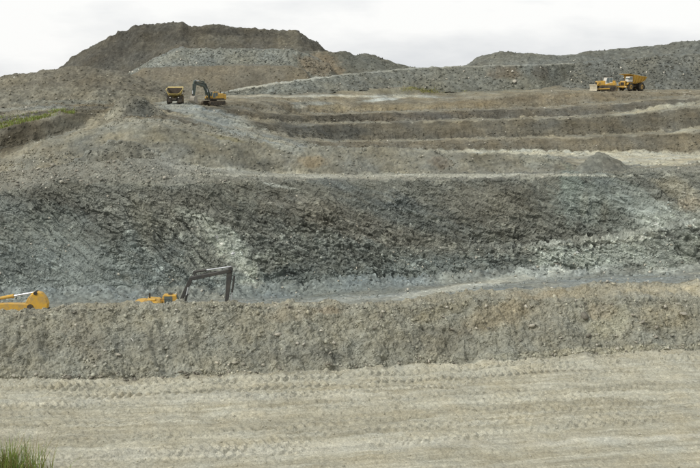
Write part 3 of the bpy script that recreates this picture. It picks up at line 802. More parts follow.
# brown top tip, the highest heap
heap('spoil_heap', 26, 352, 0.95, [
    hl('p', [(26, 86, 320), (60, 86, 320), (100, 85, 320), (150, 80, 320), (180, 58, 320), (300, 60, 320), (330, 75, 320), (352, 86, 320)], 44, (92, 85, 74)),
    hl('p', [(26, 76, 342), (50, 70, 345), (62, 66, 346), (70, 58, 346), (90, 46.5, 346), (110, 36, 346), (120, 31, 346), (130, 26.5, 346), (140, 23.5, 346), (160, 21.5, 346), (174, 21, 346), (181, 19.5, 346), (188, 25.5, 346), (200, 25, 346), (212, 23.5, 346),
             (224, 23.5, 346), (236, 26.5, 346), (260, 28, 346), (280, 29, 346), (298, 30, 346), (305, 34, 346), (315, 41, 346), (330, 52, 346), (352, 70, 345)], 18, (80, 74, 64)),
    hl('r', [(26, 10, -2), (180, 40, -18), (352, 10, -2)], 1, (90, 82, 70))],
    [(110, 55, 50, 12, -35, (74, 68, 60), .7), (160, 35, 60, 8, 0, (74, 68, 60), .6), (215, 41, 30, 7, 0, (98, 90, 74), .7), (290, 42, 22, 12, 50, (104, 95, 78), .75), (110, 66, 50, 4, -5, (94, 87, 75), .6), (240, 33, 50, 4, 2, (70, 65, 57), .6), (190, 44, 20, 5, 0, (86, 79, 68), .5)],
    amp=.6, size=6, rill=.4, rock=.25, seed=6)
# hump behind the ramp
heap('spoil_heap', 280, 430, 1.05, [
    hl('p', [(280, 76, 316), (430, 76, 316)], 34, (102, 98, 86)),
    hl('p', [(280, 56, 330), (300, 50.5, 330), (320, 50, 330), (330, 51, 330), (345, 50.5, 330), (355, 54, 330), (365, 52.5, 330), (375, 55, 330), (390, 61, 330), (400, 63.5, 330), (412, 66.5, 330), (430, 72, 330)], 14, (94, 90, 80)),
    hl('r', [(280, 25, -8), (430, 25, -4)], 1, (94, 90, 80))],
    [(325, 66, 20, 14, 20, (124, 105, 80), .75), (370, 64, 30, 8, 15, (98, 97, 88), .6), (350, 55, 20, 4, 10, (82, 80, 72), .5)], amp=.4, size=5, rill=.2, rock=.2, seed=7)
# grey ramp and lift crossing the middle
heap('spoil_heap', 213, 604, 0.95, [
    hl('p', [(213, 100, 254), (230, 99, 256), (300, 96, 264), (360, 91, 276), (400, 91, 286), (470, 92, 290), (540, 92, 291), (560, 92, 297), (580, 92, 304), (604, 92, 314)], 34, (114, 112, 102)),
    hl('p', [(213, 96, 258), (230, 91.5, 262), (260, 86, 266), (320, 78, 277), (360, 73.5, 288), (400, 69.5, 296), (420, 68, 298), (470, 66.5, 298), (540, 65, 298), (560, 64, 304), (580, 63.5, 311), (604, 64, 320)], 16, (140, 137, 126)),
    hl('r', [(213, 9, .25), (604, 14, .25)], 8, (124, 122, 112)),
    hl('r', [(213, 12, -5), (604, 12, -8)], 1, (112, 106, 94))],
    [(470, 74, 110, 6, -1, (108, 107, 100), .6), (300, 86, 50, 5, -8, (118, 120, 114), .7), (505, 73, 18, 7, 0, (108, 94, 76), .7), (280, 83, 60, 1.6, -8, (164, 160, 148), .8), (340, 83, 40, 5, -6, (118, 116, 106), .5), (540, 72, 10, 7, 0, (104, 92, 76), .5)], amp=.22, size=4, rill=.25, rock=.2, seed=8)
# far right heap
heap('spoil_heap', 446, 1120, 1.05, [
    hl('p', [(446, 76, 325), (1120, 78, 325)], 34, (108, 106, 98)),
    hl('p', [(446, 72, 344), (465, 65, 345), (480, 56, 345), (490, 53, 345), (500, 51, 345), (510, 51.5, 345), (540, 53.5, 345), (560, 55, 345), (575, 53, 345), (590, 50, 345), (610, 48.5, 345), (630, 46.5, 345), (660, 44, 345), (680, 40.5, 345), (700, 38.5, 345), (760, 36, 345), (1120, 40, 345)], 16, (104, 102, 95)),
    hl('r', [(446, 30, -4), (600, 30, -10), (1120, 30, -10)], 1, (104, 102, 95))],
    [(500, 60, 30, 6, 0, (116, 112, 100), .5), (600, 54, 60, 5, -5, (100, 100, 95), .6)], amp=.4, size=6, rill=.2, rock=.2, seed=9)
# grey rubble lift behind the dozer
heap('spoil_heap', 524, 1120, 0.95, [
    hl('p', [(524, 88, 296), (540, 91, 296), (600, 91, 296), (700, 91, 296), (1120, 91, 296)], 50, (110, 108, 100)),
    hl('p', [(524, 84, 302), (540, 69, 308), (560, 64, 310), (600, 61, 310), (640, 57.5, 310), (700, 52.5, 310), (1120, 48, 310)], 12, (108, 108, 102)),
    hl('r', [(524, 30, .6), (1120, 30, .6)], 1, (108, 108, 102))],
    [(550, 80, 14, 9, 0, (94, 84, 70), .6), (640, 75, 80, 8, 0, (94, 94, 89), .6), (600, 85, 80, 3, 0, (110, 108, 100), .5)], amp=.3, size=5, rill=.4, rock=.35, seed=10)

# ------------------------------------------------------------------ stones
def hull_rock(seed, n=13, flat=.75):
    r = random.Random(seed)
    bm = bmesh.new()
    for _ in range(n):
        v = Vector((r.gauss(0, 1), r.gauss(0, 1), r.gauss(0, 1))).normalized()
        v *= r.uniform(.85, 1.1)
        bm.verts.new((v.x, v.y * r.uniform(.8, 1), v.z * flat))
    res = bmesh.ops.convex_hull(bm, input=bm.verts)
    loose = [v for v in bm.verts if not v.link_faces]
    bmesh.ops.delete(bm, geom=loose, context='VERTS')
    bmesh.ops.triangulate(bm, faces=bm.faces)
    bm.verts.index_update()
    V = np.array([v.co[:] for v in bm.verts], np.float32)
    F = np.array([[v.index for v in f.verts] for f in bm.faces], np.int32)
    bm.free()
    return V, F


TEMPL = [hull_rock(s, 9 + s % 3, .5 + .06 * (s % 7)) for s in range(12)]
SMALL = [hull_rock(50 + s, 7, .55 + .06 * s) for s in range(8)]


def tri_mesh(name, V, F, mat, colours=None):
    me = bpy.data.meshes.new(name)
    me.vertices.add(len(V)); me.vertices.foreach_set('co', np.asarray(V, np.float32).reshape(-1))
    nf = len(F)
    me.loops.add(nf * 3); me.loops.foreach_set('vertex_index', np.asarray(F, np.int32).reshape(-1))
    me.polygons.add(nf); me.polygons.foreach_set('loop_start', (np.arange(nf) * 3).astype(np.int32))
    me.update(calc_edges=True)
    if colours is not None:
        a = me.attributes.new('Col', 'FLOAT_COLOR', 'POINT')
        rgba = np.ones((len(V), 4), np.float32); rgba[:, :3] = colours
        a.data.foreach_set('color', rgba.reshape(-1))
    me.materials.append(MATS[mat])
    return me


def rand_rot(n):
    q = RNG.normal(size=(n, 4)); q /= np.linalg.norm(q, axis=1)[:, None]
    w, x, y, z = q.T
    return np.stack([np.stack([1 - 2 * (y * y + z * z), 2 * (x * y - z * w), 2 * (x * z + y * w)], -1),
                     np.stack([2 * (x * y + z * w), 1 - 2 * (x * x + z * z), 2 * (y * z - x * w)], -1),
                     np.stack([2 * (x * z - y * w), 2 * (y * z + x * w), 1 - 2 * (x * x + y * y)], -1)], 1).astype(np.float32)


def scatter(name, pos, nrm, radii, cols, templates, sink, label, cat):
    n = len(pos)
    Rm = rand_rot(n)
    which = RNG.integers(0, len(templates), n)
    Vs, Fs, Cs = [], [], []; base = 0
    for k, (V, F) in enumerate(templates):
        ids = np.where(which == k)[0]
        if not len(ids):
            continue
        v = np.einsum('nij,vj->nvi', Rm[ids], V) * radii[ids][:, None, None] + (pos[ids] + nrm[ids] * (radii[ids] * sink)[:, None])[:, None, :]
        f = F[None] + (base + np.arange(len(ids)) * len(V))[:, None, None]
        Vs.append(v.reshape(-1, 3)); Fs.append(f.reshape(-1, 3)); Cs.append(np.repeat(cols[ids], len(V), axis=0))
        base += len(ids) * len(V)
    me = tri_mesh(name, np.concatenate(Vs), np.concatenate(Fs), 'stone', np.concatenate(Cs))
    ob = bpy.data.objects.new(name, me); COL.objects.link(ob)
    ob['kind'] = 'stuff'; ob['label'] = label; ob['category'] = cat
    return ob


def pick(p, n, px, py, count, weight=None):
    m = ((px > -90) & (px < 790)).astype(np.float64)
    if weight is not None:
        m = m * weight
    m = m.reshape(-1)
    cs = np.cumsum(m); ids = np.searchsorted(cs, RNG.random(count) * cs[-1])
    ids = np.clip(ids, 0, len(m) - 1)
    return p.reshape(-1, 3)[ids], n.reshape(-1, 3)[ids], ids


def stone_cols(base, ids, n, lo=.75, hi=1.45, pale=.08):
    c = base.reshape(-1, 3)[ids] * RNG.uniform(lo, hi, n)[:, None]
    w = RNG.random(n) < pale
    c[w] = lin((196, 192, 178)) * RNG.uniform(.75, 1.0, w.sum())[:, None]
    return np.clip(c, .02, .7).astype(np.float32)


NDISP = grid_normals(PD)
UPN = np.where(NDISP[..., 2:3] < 0, -NDISP, NDISP)


def seg_scatter(name, a, b, count, rmin, rmax, power, templates, label, cat, weight=None, pale=.08, sink=.25, lo=.8, hi=1.3):
    sl = rows(a, b)
    w = weight(PX[sl], PY[sl], P[sl]) if weight else None
    pos, nr, ids = pick(PD[sl], UPN[sl], PX[sl], PY[sl], count, w)
    r = rmin + (rmax - rmin) * RNG.random(count) ** power
    return scatter(name, pos, nr, r.astype(np.float32), stone_cols(C[sl], ids, count, lo, hi, pale), templates, sink, label, cat)


toe_row = np.interp(np.arange(-500, 1200), [p[0] for p in G[2]['pts']], [p[1] for p in G[2]['pts']])
crest_row = np.interp(np.arange(-500, 1200), [p[0] for p in G[3]['pts']], [p[1] for p in G[3]['pts']])


def berm_weight(px, py, p):
    i = np.clip(px + 500, 0, 1699).astype(int)
    t = np.clip((toe_row[i] - py) / np.maximum(toe_row[i] - crest_row[i], 1), -.1, 1.3)   # 0 toe .. 1 crest
    clump = np.clip(.6 + .9 * fbm(p, 1.5, 3, .6, 91), .05, 2)
    return (0.6 + 1.6 * np.exp(-(t / .10) ** 2) + .6 * np.exp(-((t - .97) / .08) ** 2)) * clump


seg_scatter('berm_gravel', 2, 4, 13000, .010, .034, 2.5, SMALL, 'loose grey gravel and small stones covering the foreground berm', 'gravel', berm_weight, .03, .15, .8, 1.2)
seg_scatter('berm_stones', 2, 4, 2600, .022, .10, 3.2, SMALL, 'scattered fist sized to head sized stones on the foreground berm', 'stones', berm_weight, .08, .1, .9, 1.5)
seg_scatter('road_gravel', 1, 2, 5000, .008, .042, 3.2, SMALL, 'small loose stones lying on the pale haul road', 'gravel', lambda px, py, p: .15 + np.clip(1.0 - (np.interp(px, [q[0] for q in G[2]['pts']], [q[1] for q in G[2]['pts']]) - py) / -14, 0, 1) * 2, .1, .1)
seg_scatter('talus_rubble', 7, 10, 6000, .05, .32, 3, SMALL, 'blue grey rubble strewn along the foot of the pit face', 'rubble',
            lambda px, py, p: np.clip(.7 + fbm(p, 8, 3, .6, 31), .05, 2) * np.clip((p[..., 1] - 118) / 25, .1, 1), .06)
seg_scatter('face_rubble', 9, 13, 3000, .06, .30, 3, SMALL, 'loose broken rock caught on the pit face and its ledges', 'rubble', lambda px, py, p: np.clip(.4 + fbm(p, 8, 3, .6, 37), .02, 2), .05)
seg_scatter('crest_rubble', 12, 15, 4500, .06, .34, 3, SMALL, 'rubble along the crest of the pit face and on the bund', 'rubble',
            lambda px, py, p: np.clip(.7 + fbm(p, 8, 3, .6, 41), .05, 2) * (.35 + 2.0 * ((px < 210) & (py > 150))), .08)
seg_scatter('terrace_rubble', 15, 24, 6500, .07, .34, 3, SMALL, 'small rubble lying on the terraces', 'rubble', lambda px, py, p: np.clip(.4 + fbm(p, 14, 3, .6, 47), .02, 2), .05)

hp = HEAPS['spoil_heap']
HV = [(i, cnt, rmax) for i, cnt, rmax in ((0, 500, .3), (1, 900, .35), (3, 900, .4), (5, 2200, .5), (6, 500, .4), (8, 1700, .5), (9, 500, .5), (10, 3200, .55), (7, 400, .5), (4, 500, .35))]
for i, cnt, rmax in HV:
    ob, pd, n, px, py, sg = hp[i]
    front = (sg == 0) | (sg == 1) if i == 3 else (sg == 0)
    wgt = np.repeat(front[:, None], pd.shape[1], 1).astype(float)
    cc = np.empty(len(ob.data.vertices) * 4, np.float32); ob.data.attributes['Col'].data.foreach_get('color', cc)
    cc = cc.reshape(-1, 4)[:, :3]
    pos, nr, ids = pick(pd, np.where(n[..., 2:3] < 0, -n, n), px, py, cnt, wgt)
    r = (.12 + (rmax - .12) * RNG.random(cnt) ** 3).astype(np.float32)
    so = scatter('heap_rubble', pos, nr, r, stone_cols(cc, ids, cnt, .8, 1.25, .03), SMALL, .2, 'grey rubble on the flank of a far spoil heap', 'rubble')

# ------------------------------------------------------------------ single boulders, each an object of its own
TM = {}
for mname in ('rock_pale', 'rock_grey', 'rock_dark'):
    for k, (V, F) in enumerate(TEMPL):
        TM[mname, k] = tri_mesh('boulder_mesh', V, F, mname)


SPECIAL = {
    (514, 82): 'big round white boulder lying alone at the foot of the grey rock lift',
    (585, 318): 'largest buff rock slab jutting from the upper face of the foreground berm',
    (592, 335): 'buff block just below the largest slab in the foreground berm',
    (165, 178): 'large smooth grey boulder perched on the lip of the pit face',
    (533, 326): 'flat pale stone, the biggest pale one low in the brown part of the berm',
    (136, 240): 'white block lodged alone halfway up the pit face',
}


def boulder(pos, nrm, r, mat, label, group, sink=.3):
    o = bpy.data.objects.new('boulder', TM[mat, random.randrange(len(TEMPL))])
    COL.objects.link(o)
    o.location = Vector(pos) + Vector(nrm) * (r * sink)
    o.rotation_euler = (random.uniform(-.5, .5), random.uniform(-.5, .5), random.uniform(0, 6.28))
    o.scale = (r * random.uniform(.85, 1.35), r * random.uniform(.8, 1.1), r * random.uniform(.75, 1.1))
    o['label'] = label; o['category'] = 'boulder'; o['group'] = group
    return o


FLAT_PX, FLAT_PY = PX, PY


def surface_at(px, py, a, b):
    """surveyed surface point nearest to a column/row among rows a..b"""
    sl = rows(a, b)
    d = (PX[sl] - px) ** 2 + (PY[sl] - py) ** 2
    i = np.unravel_index(np.argmin(d), d.shape)
    return PD[sl][i], UPN[sl][i]


def add_boulders(spec, a, b, label, group, mat):
    for (px, py, rpx) in spec:
        pos, nr = surface_at(px, py, a, b)
        r = rpx * pos[1] / FPX
        boulder(pos, nr, r, mat, SPECIAL.get((px, py), label), group)


# stones picked out on the near berm
add_boulders([(278, 336, 3.6), (309, 332, 2.4), (239, 326, 2.6), (328, 354, 3.6), (334, 343, 3.2), (236, 364, 3.4), (243, 366, 2.6), (263, 365, 2.6), (470, 330, 2.2), (118, 356, 3.0), (100, 357, 2.8),
              (53, 333, 2.6), (37, 378, 3.0), (14, 379, 3.6), (20, 382, 2.6), (42, 372, 2.2), (66, 378, 2.2), (533, 326, 4.2), (580, 308, 2.4), (586, 307, 2.6), (665, 306, 2.6), (676, 306, 2.4), (616, 335, 2.6),
              (618, 348, 3.8), (634, 345, 2.6), (560, 338, 3), (178, 325, 2.6), (206, 336, 2.4), (144, 316, 2.2), (318, 305, 2.6), (276, 306, 2.4), (73, 311, 3.0), (413, 311, 2.4), (430, 308, 2.0), (394, 318, 2.2)],
             2, 4, 'pale stone standing out on the face of the foreground berm', 'pale stones on the foreground berm', 'rock_pale')
add_boulders([(585, 318, 6.5), (592, 335, 5.0), (640, 325, 4.5), (655, 330, 4.2), (683, 317, 5.2), (672, 338, 3.6), (654, 340, 3.4), (632, 320, 4.0), (443, 318, 4.2), (452, 330, 3.4), (381, 320, 3.6), (372, 333, 2.8), (488, 330, 3.0), (520, 340, 3.0)],
             2, 4, 'buff coloured rock lump embedded in the foreground berm', 'buff rock lumps in the foreground berm', 'rock_grey')
# rocks rolled to the foot of the berm
spec = []
rr_ = random.Random(3)
for k in range(80):
    px = rr_.uniform(-60, 760)
    spec.append((px, float(np.interp(px, [p[0] for p in G[2]['pts']], [p[1] for p in G[2]['pts']])) - rr_.uniform(-1.5, 5), rr_.uniform(1.2, 3.0) * (1.25 if px < 340 else .8)))
add_boulders(spec, 1, 4, 'grey rock rolled down to the foot of the foreground berm', 'rocks along the foot of the foreground berm', 'rock_grey')
# blocks along the crest of the berm
spec = []
for k in range(50):
    px = rr_.uniform(-40, 740)
    spec.append((px, float(crest_row[int(px + 500)]) + rr_.uniform(0, 5), rr_.uniform(1.1, 2.4)))
add_boulders(spec, 2, 4, 'small grey rock lying along the crest of the foreground berm', 'rocks along the crest of the foreground berm', 'rock_grey')
# white boulders above the pit face, upper left
add_boulders([(18, 175, 2.2), (38, 170, 2.6), (46, 188, 1.8), (34, 184, 1.6), (62, 182, 2.8), (55, 176, 1.8), (99, 180, 1.8), (79, 178, 1.6), (108, 197, 2.0), (105, 215, 2.2), (112, 208, 1.8), (119, 205, 1.6), (64, 208, 1.6), (48, 217, 1.6), (136, 240, 2.4), (77, 192, 1.4),
              (27, 180, 1.4), (70, 190, 1.6), (30, 176, 1.6), (47, 172, 1.6), (145, 184, 1.8), (152, 180, 1.6), (165, 178, 3.2), (199, 182, 1.8), (187, 183, 1.6), (256, 177, 1.8), (249, 184, 1.6), (272, 168, 1.8), (357, 177, 1.4), (376, 177, 1.4)],
             8, 14, 'whitish boulder among broken rock at the top of the pit face', 'whitish boulders at the top of the pit face', 'rock_pale')
spec = []
for k in range(70):
    px = rr_.gauss(70, 55)
    spec.append((px, 176 + rr_.gauss(0, 7) + abs(px - 60) * .03, rr_.uniform(1.1, 2.6)))
for k in range(40):
    px = rr_.uniform(120, 560)
    spec.append((px, 180 + rr_.gauss(0, 2), rr_.uniform(.7, 1.6)))
add_boulders(spec, 11, 14, 'grey boulder strewn along the crest of the pit face', 'grey boulders along the crest of the pit face', 'rock_grey')
# blocks at the foot of the face, right
add_boulders([(515, 277, 1.8), (394, 252, 2.2), (395, 260, 1.6), (369, 290, 1.8), (423, 258, 1.2), (538, 269, 2.4), (556, 268, 2.6), (618, 281, 1.6), (628, 280, 1.8), (612, 280, 1.4), (650, 272, 2.6), (645, 264, 2.2), (682, 262, 2.0), (690, 228, 2.6), (668, 206, 1.8), (672, 245, 2.2), (530, 262, 2.0), (575, 255, 2.2),
              (296, 292, 1.8), (276, 303, 1.4), (430, 275, 1.4), (452, 276, 1.4), (480, 283, 1.2)],
             7, 13, 'light grey block fallen to the foot of the pit face', 'blocks at the foot of the pit face', 'rock_pale')


def heap_boulders(i, spec, label, group, mat):
    ob, pd, n, px, py, sg = hp[i]
    for (cx, cy, rpx) in spec:
        d = (px - cx) ** 2 + (py - cy) ** 2 + (sg != 0)[:, None] * 400
        q = np.unravel_index(np.argmin(d), d.shape)
        nn = n[q] if n[q][2] > 0 else -n[q]
        boulder(pd[q], nn, rpx * pd[q][1] / FPX, mat, SPECIAL.get((cx, cy), label), group)


heap_boulders(8, [(514, 82, 3.0), (404, 80, 1.4), (420, 79, 1.3), (433, 80, 1.5), (447, 79, 1.3), (459, 79, 1.4), (390, 80, 1.2), (412, 74, 1.1), (464, 72, 1.5), (475, 78, 1.2), (486, 77, 1.2), (380, 78, 1.2), (340, 84, 1.2), (302, 88, 1.2)],
              'pale boulder at the foot of the grey rock lift on the skyline', 'boulders on the grey rock lift', 'rock_pale')
heap_boulders(3, [(57, 99, 1.8), (70, 100, 1.4), (110, 95, 1.5), (46, 102, 1.4), (63, 103, 1.3), (134, 84, 1.2), (112, 99, 1.1), (88, 99, 1.0), (30, 100, 1.2), (92, 96, 1.0)],
              'white boulder on the low brown mound above the grassy cut', 'white boulders on the low brown mound', 'rock_pale')
add_boulders([(220, 149, 1.2), (232, 157, 1.3), (272, 168, 1.5), (205, 146, 1.2), (224, 155, 1.1), (255, 162, 1.1), (344, 166, 1.1), (355, 165, 1.2), (400, 170, 1.1)], 13, 15, 'pale rock on the slope of the long bund below the terraces', 'pale rocks on the bund slope', 'rock_pale')

# ------------------------------------------------------------------ grass
def grass_mat(name, rgb, rgb2):
    m, t, bs = new_mat(name)
    N = t.nodes.new; Lk = t.links.new
    g = N('ShaderNodeTexCoord'); n = N('ShaderNodeTexNoise'); n.inputs['Scale'].default_value = 3.0
    Lk(g.outputs['Object'], n.inputs['Vector'])
    r = N('ShaderNodeValToRGB'); r.color_ramp.elements[0].position = .35; r.color_ramp.elements[1].position = .65
    r.color_ramp.elements[0].color = (*lin(rgb), 1); r.color_ramp.elements[1].color = (*lin(rgb2), 1)
    Lk(n.outputs['Fac'], r.inputs['Fac']); Lk(r.outputs['Color'], bs.inputs['Base Color'])
    bs.inputs['Roughness'].default_value = .7
    bs.inputs['Specular IOR Level'].default_value = .2
    return m


grass_mat('grass_green', (92, 128, 52), (138, 152, 78))
grass_mat('grass_dry', (150, 138, 96), (120, 116, 70))
grass_mat('turf', (104, 112, 58), (134, 130, 80))


def blades(name, roots, hmin, hmax, wid, mats, label, cat, lean=.35, seed=1, drymix=.0):
    r = np.random.default_rng(seed)
    V, F, MI = [], [], []
    for p in roots:
        h = r.uniform(hmin, hmax); a = r.uniform(0, 6.283); la = r.uniform(0, 6.283); l = abs(r.normal(0, lean)) * h
        w = wid * r.uniform(.6, 1.3)
        dx, dy = math.cos(a) * w, math.sin(a) * w
        b = len(V)
        for (t, ww) in ((0, 1.0), (.4, .9), (.75, .55)):
            ox, oy = math.cos(la) * l * t * t, math.sin(la) * l * t * t
            V.append((p[0] + ox - dx * ww, p[1] + oy - dy * ww, p[2] - .02 + h * t)); V.append((p[0] + ox + dx * ww, p[1] + oy + dy * ww, p[2] - .02 + h * t))
        V.append((p[0] + math.cos(la) * l, p[1] + math.sin(la) * l, p[2] + h))
        F += [(b, b + 1, b + 3), (b, b + 3, b + 2), (b + 2, b + 3, b + 5), (b + 2, b + 5, b + 4), (b + 4, b + 5, b + 6)]
        MI += [1 if r.random() < drymix else 0] * 5
    me = tri_mesh(name, V, F, mats[0])
    for mm in mats[1:]:
        me.materials.append(MATS[mm])
    me.polygons.foreach_set('material_index', np.array(MI, np.int32))
    o = bpy.data.objects.new(name, me); COL.objects.link(o)
    o['label'] = label; o['category'] = cat; o['kind'] = 'stuff'
    return o


def road_pt(x, y):
    return (x, y, ROADZ - .03)


gr = np.random.default_rng(4)
roots = [road_pt(-7.55 + gr.normal(0, .16), 21.0 + gr.normal(0, .25)) for _ in range(520)] + [road_pt(-7.1 + gr.normal(0, .26), 20.9 + gr.normal(0, .25)) for _ in range(260)] + [road_pt(gr.uniform(-9.5, -5.9), 20.6 + gr.normal(0, .35)) for _ in range(16)]
blades('grass', roots, .3, 1.12, .008, ['grass_green', 'grass_dry'], 'tall green grass clump growing at the near edge of the haul road', 'grass', .34, 5, .38)

# green fringe along the cut bank on the left
sl = rows(17, 19)
m = ((PX[sl] > -60) & (PX[sl] < 74)).astype(float) * np.clip(.5 + fbm(P[sl], 4, 3, .6, 5), .02, 1)
m[int(m.shape[0] * .22):] *= .04
cs = np.cumsum(m.reshape(-1)); ids = np.searchsorted(cs, RNG.random(3000) * cs[-1])
pts_ = PD[sl].reshape(-1, 3)[np.clip(ids, 0, m.size - 1)] + np.concatenate([RNG.normal(0, .25, (3000, 2)), np.zeros((3000, 1))], 1)
blades('grass', pts_, .25, .65, .05, ['turf', 'grass_green'], 'bright green turf fringe along the top of the dark cut bank', 'grass', .5, 6, .35)
sl = rows(23, 25)
m = ((((PX[sl] - 435) / 34) ** 2 + ((PY[sl] - 90) / 3.2) ** 2) < 1).astype(float) * np.clip(.3 + fbm(P[sl], 5, 3, .6, 15), .0, 1)
if m.sum() > 0:
    cs = np.cumsum(m.reshape(-1)); ids = np.searchsorted(cs, RNG.random(1800) * cs[-1])
    pts_ = PD[sl].reshape(-1, 3)[np.clip(ids, 0, m.size - 1)] + np.concatenate([RNG.normal(0, .6, (1800, 2)), np.zeros((1800, 1))], 1)
    blades('grass', pts_, .2, .5, .07, ['turf', 'grass_dry'], 'yellow green weedy patch on the plateau below the grey rock lift', 'grass', .5, 8, .3)

# ------------------------------------------------------------------ machines
paint_mat('yellow_paint', (198, 156, 60), .6, 0, .85, (142, 128, 100), 2.2)
paint_mat('yellow_worn', (178, 142, 62), .6, 0, .85, (128, 116, 94), 1.6)
paint_mat('pale_yellow', (196, 176, 104), .55, 0, .85, (120, 110, 92), 1.6)
paint_mat('charcoal_paint', (62, 62, 60), .5, 0, .4, (104, 98, 86))
paint_mat('green_grey_paint', (70, 82, 78), .5, 0, .35)
paint_mat('black_rubber', (44, 43, 41), .85, 0, .7)
paint_mat('track_steel', (82, 74, 64), .7, .3, .8)
paint_mat('worn_steel', (150, 146, 136), .5, .4, .6)
paint_mat('pale_steel', (206, 198, 176), .5, .1, .4)
paint_mat('chrome', (226, 228, 230), .22, .7, .05)
paint_mat('cab_white', (208, 206, 196), .5, 0, .25)
paint_mat('dark_metal', (52, 50, 47), .7, .2, .5)
paint_mat('lamp_glass', (226, 224, 210), .2, 0, .1)
gm, gt, gb = new_mat('cab_glass')
gb.inputs['Base Color'].default_value = (.10, .13, .13, 1); gb.inputs['Roughness'].default_value = .08; gb.inputs['Specular IOR Level'].default_value = .6
_n = gt.nodes.new('ShaderNodeTexNoise'); _n.inputs['Scale'].default_value = 2.0
_r = gt.nodes.new('ShaderNodeMapRange'); _r.inputs['To Min'].default_value = .04; _r.inputs['To Max'].default_value = .25
gt.links.new(_n.outputs['Fac'], _r.inputs['Value']); gt.links.new(_r.outputs[0], gb.inputs['Roughness'])


class MB:
    def __init__(self):
        self.v = []; self.f = []

    def add(self, V, F):
        b = len(self.v)
        self.v += [tuple(p) for p in V]; self.f += [tuple(b + i for i in f) for f in F]
        return self

    def box(self, c, s, ry=0):
        cx, cy, cz = c; hx, hy, hz = s[0] / 2, s[1] / 2, s[2] / 2
        ca, sa = math.cos(ry), math.sin(ry)
        V = []
        for (x, y, z) in ((-1, -1, -1), (1, -1, -1), (1, 1, -1), (-1, 1, -1), (-1, -1, 1), (1, -1, 1), (1, 1, 1), (-1, 1, 1)):
            X, Z = x * hx, z * hz
            V.append((cx + X * ca + Z * sa, cy + y * hy, cz - X * sa + Z * ca))
        return self.add(V, [(0, 3, 2, 1), (4, 5, 6, 7), (0, 1, 5, 4), (1, 2, 6, 5), (2, 3, 7, 6), (3, 0, 4, 7)])

    def prism(self, prof, y0, y1, taper=1.0):
        """profile of (x,z), counter-clockwise seen from -y, extruded along y"""
        n = len(prof)
        V = [(x, y0, z) for x, z in prof] + [(x, y1, z) for x, z in prof]
        F = [tuple(range(n)), tuple(range(2 * n - 1, n - 1, -1))]
        for i in range(n):
            j = (i + 1) % n
            F.append((i, i + n, j + n, j))
        return self.add(V, F)

    def plan(self, prof, z0, z1):
        """plan outline (x,y) extruded upwards"""
        n = len(prof)
        V = [(x, y, z0) for x, y in prof] + [(x, y, z1) for x, y in prof]
        F = [tuple(range(n - 1, -1, -1)), tuple(range(n, 2 * n))]
        for i in range(n):
            j = (i + 1) % n
            F.append((i, j, j + n, i + n))
        return self.add(V, F)

    def tube(self, p0, p1, r, r1=None, n=12):
        p0, p1 = Vector(p0), Vector(p1); d = (p1 - p0).normalized()
        u = d.orthogonal().normalized(); w = d.cross(u)
        r1 = r if r1 is None else r1
        V = [p0 + (u * math.cos(a) + w * math.sin(a)) * r for a in [6.28318 * i / n for i in range(n)]] + [p1 + (u * math.cos(a) + w * math.sin(a)) * r1 for a in [6.28318 * i / n for i in range(n)]]
        F = [tuple(range(n - 1, -1, -1)), tuple(range(n, 2 * n))] + [(i, (i + 1) % n, (i + 1) % n + n, i + n) for i in range(n)]
        return self.add(V, F)

    def limb(self, pts, thick, y, width):
        """plate beam following points (x,z) with a depth per point, width across y"""
        P2 = [Vector((p[0], p[1])) for p in pts]
        up, dn = [], []
        for i, p in enumerate(P2):
            d = (P2[min(i + 1, len(P2) - 1)] - P2[max(i - 1, 0)]).normalized()
            nn = Vector((-d.y, d.x))
            up.append(p + nn * thick[i] / 2); dn.append(p - nn * thick[i] / 2)
        m = len(pts)
        V, F = [], []
        for yy in (y - width / 2, y + width / 2):
            V += [(p.x, yy, p.y) for p in dn] + [(p.x, yy, p.y) for p in up]
        o = 2 * m
        for i in range(m - 1):
            F += [(i, i + 1, m + i + 1, m + i), (o + i, o + m + i, o + m + i + 1, o + i + 1), (m + i, m + i + 1, o + m + i + 1, o + m + i), (i, o + i, o + i + 1, i + 1)]
        F += [(0, m, o + m, o), (m - 1, o + m - 1, o + 2 * m - 1, 2 * m - 1)]
        return self.add(V, F)

    def build(self, name, mat, parent=None, bevel=.03, smooth=False):
        me = bpy.data.meshes.new(name)
        me.from_pydata(self.v, [], self.f)
        bm = bmesh.new(); bm.from_mesh(me); bmesh.ops.recalc_face_normals(bm, faces=bm.faces)
        if bevel:
            bmesh.ops.bevel(bm, geom=[e for e in bm.edges if e.is_manifold and e.calc_face_angle(0) > .5], offset=bevel, segments=1, affect='EDGES', clamp_overlap=True)
        bm.to_mesh(me); bm.free()
        me.materials.append(MATS[mat])
        ob = bpy.data.objects.new(name, me); COL.objects.link(ob)
        ob.parent = parent
        return ob


def thing(name, label, cat, group=None):
    o = bpy.data.objects.new(name, None); COL.objects.link(o)
    o.empty_display_size = .5
    o['label'] = label; o['category'] = cat
    if group:
        o['group'] = group
    return o


def stadium(L, h, n=7):
    r = h / 2; P2 = []
    for i in range(n + 1):
        a = -math.pi / 2 + math.pi * i / n
        P2.append((L / 2 - r + r * math.cos(a), r + r * math.sin(a)))
    for i in range(n + 1):
        a = math.pi / 2 + math.pi * i / n
        P2.append((-L / 2 + r + r * math.cos(a), r + r * math.sin(a)))
    return P2


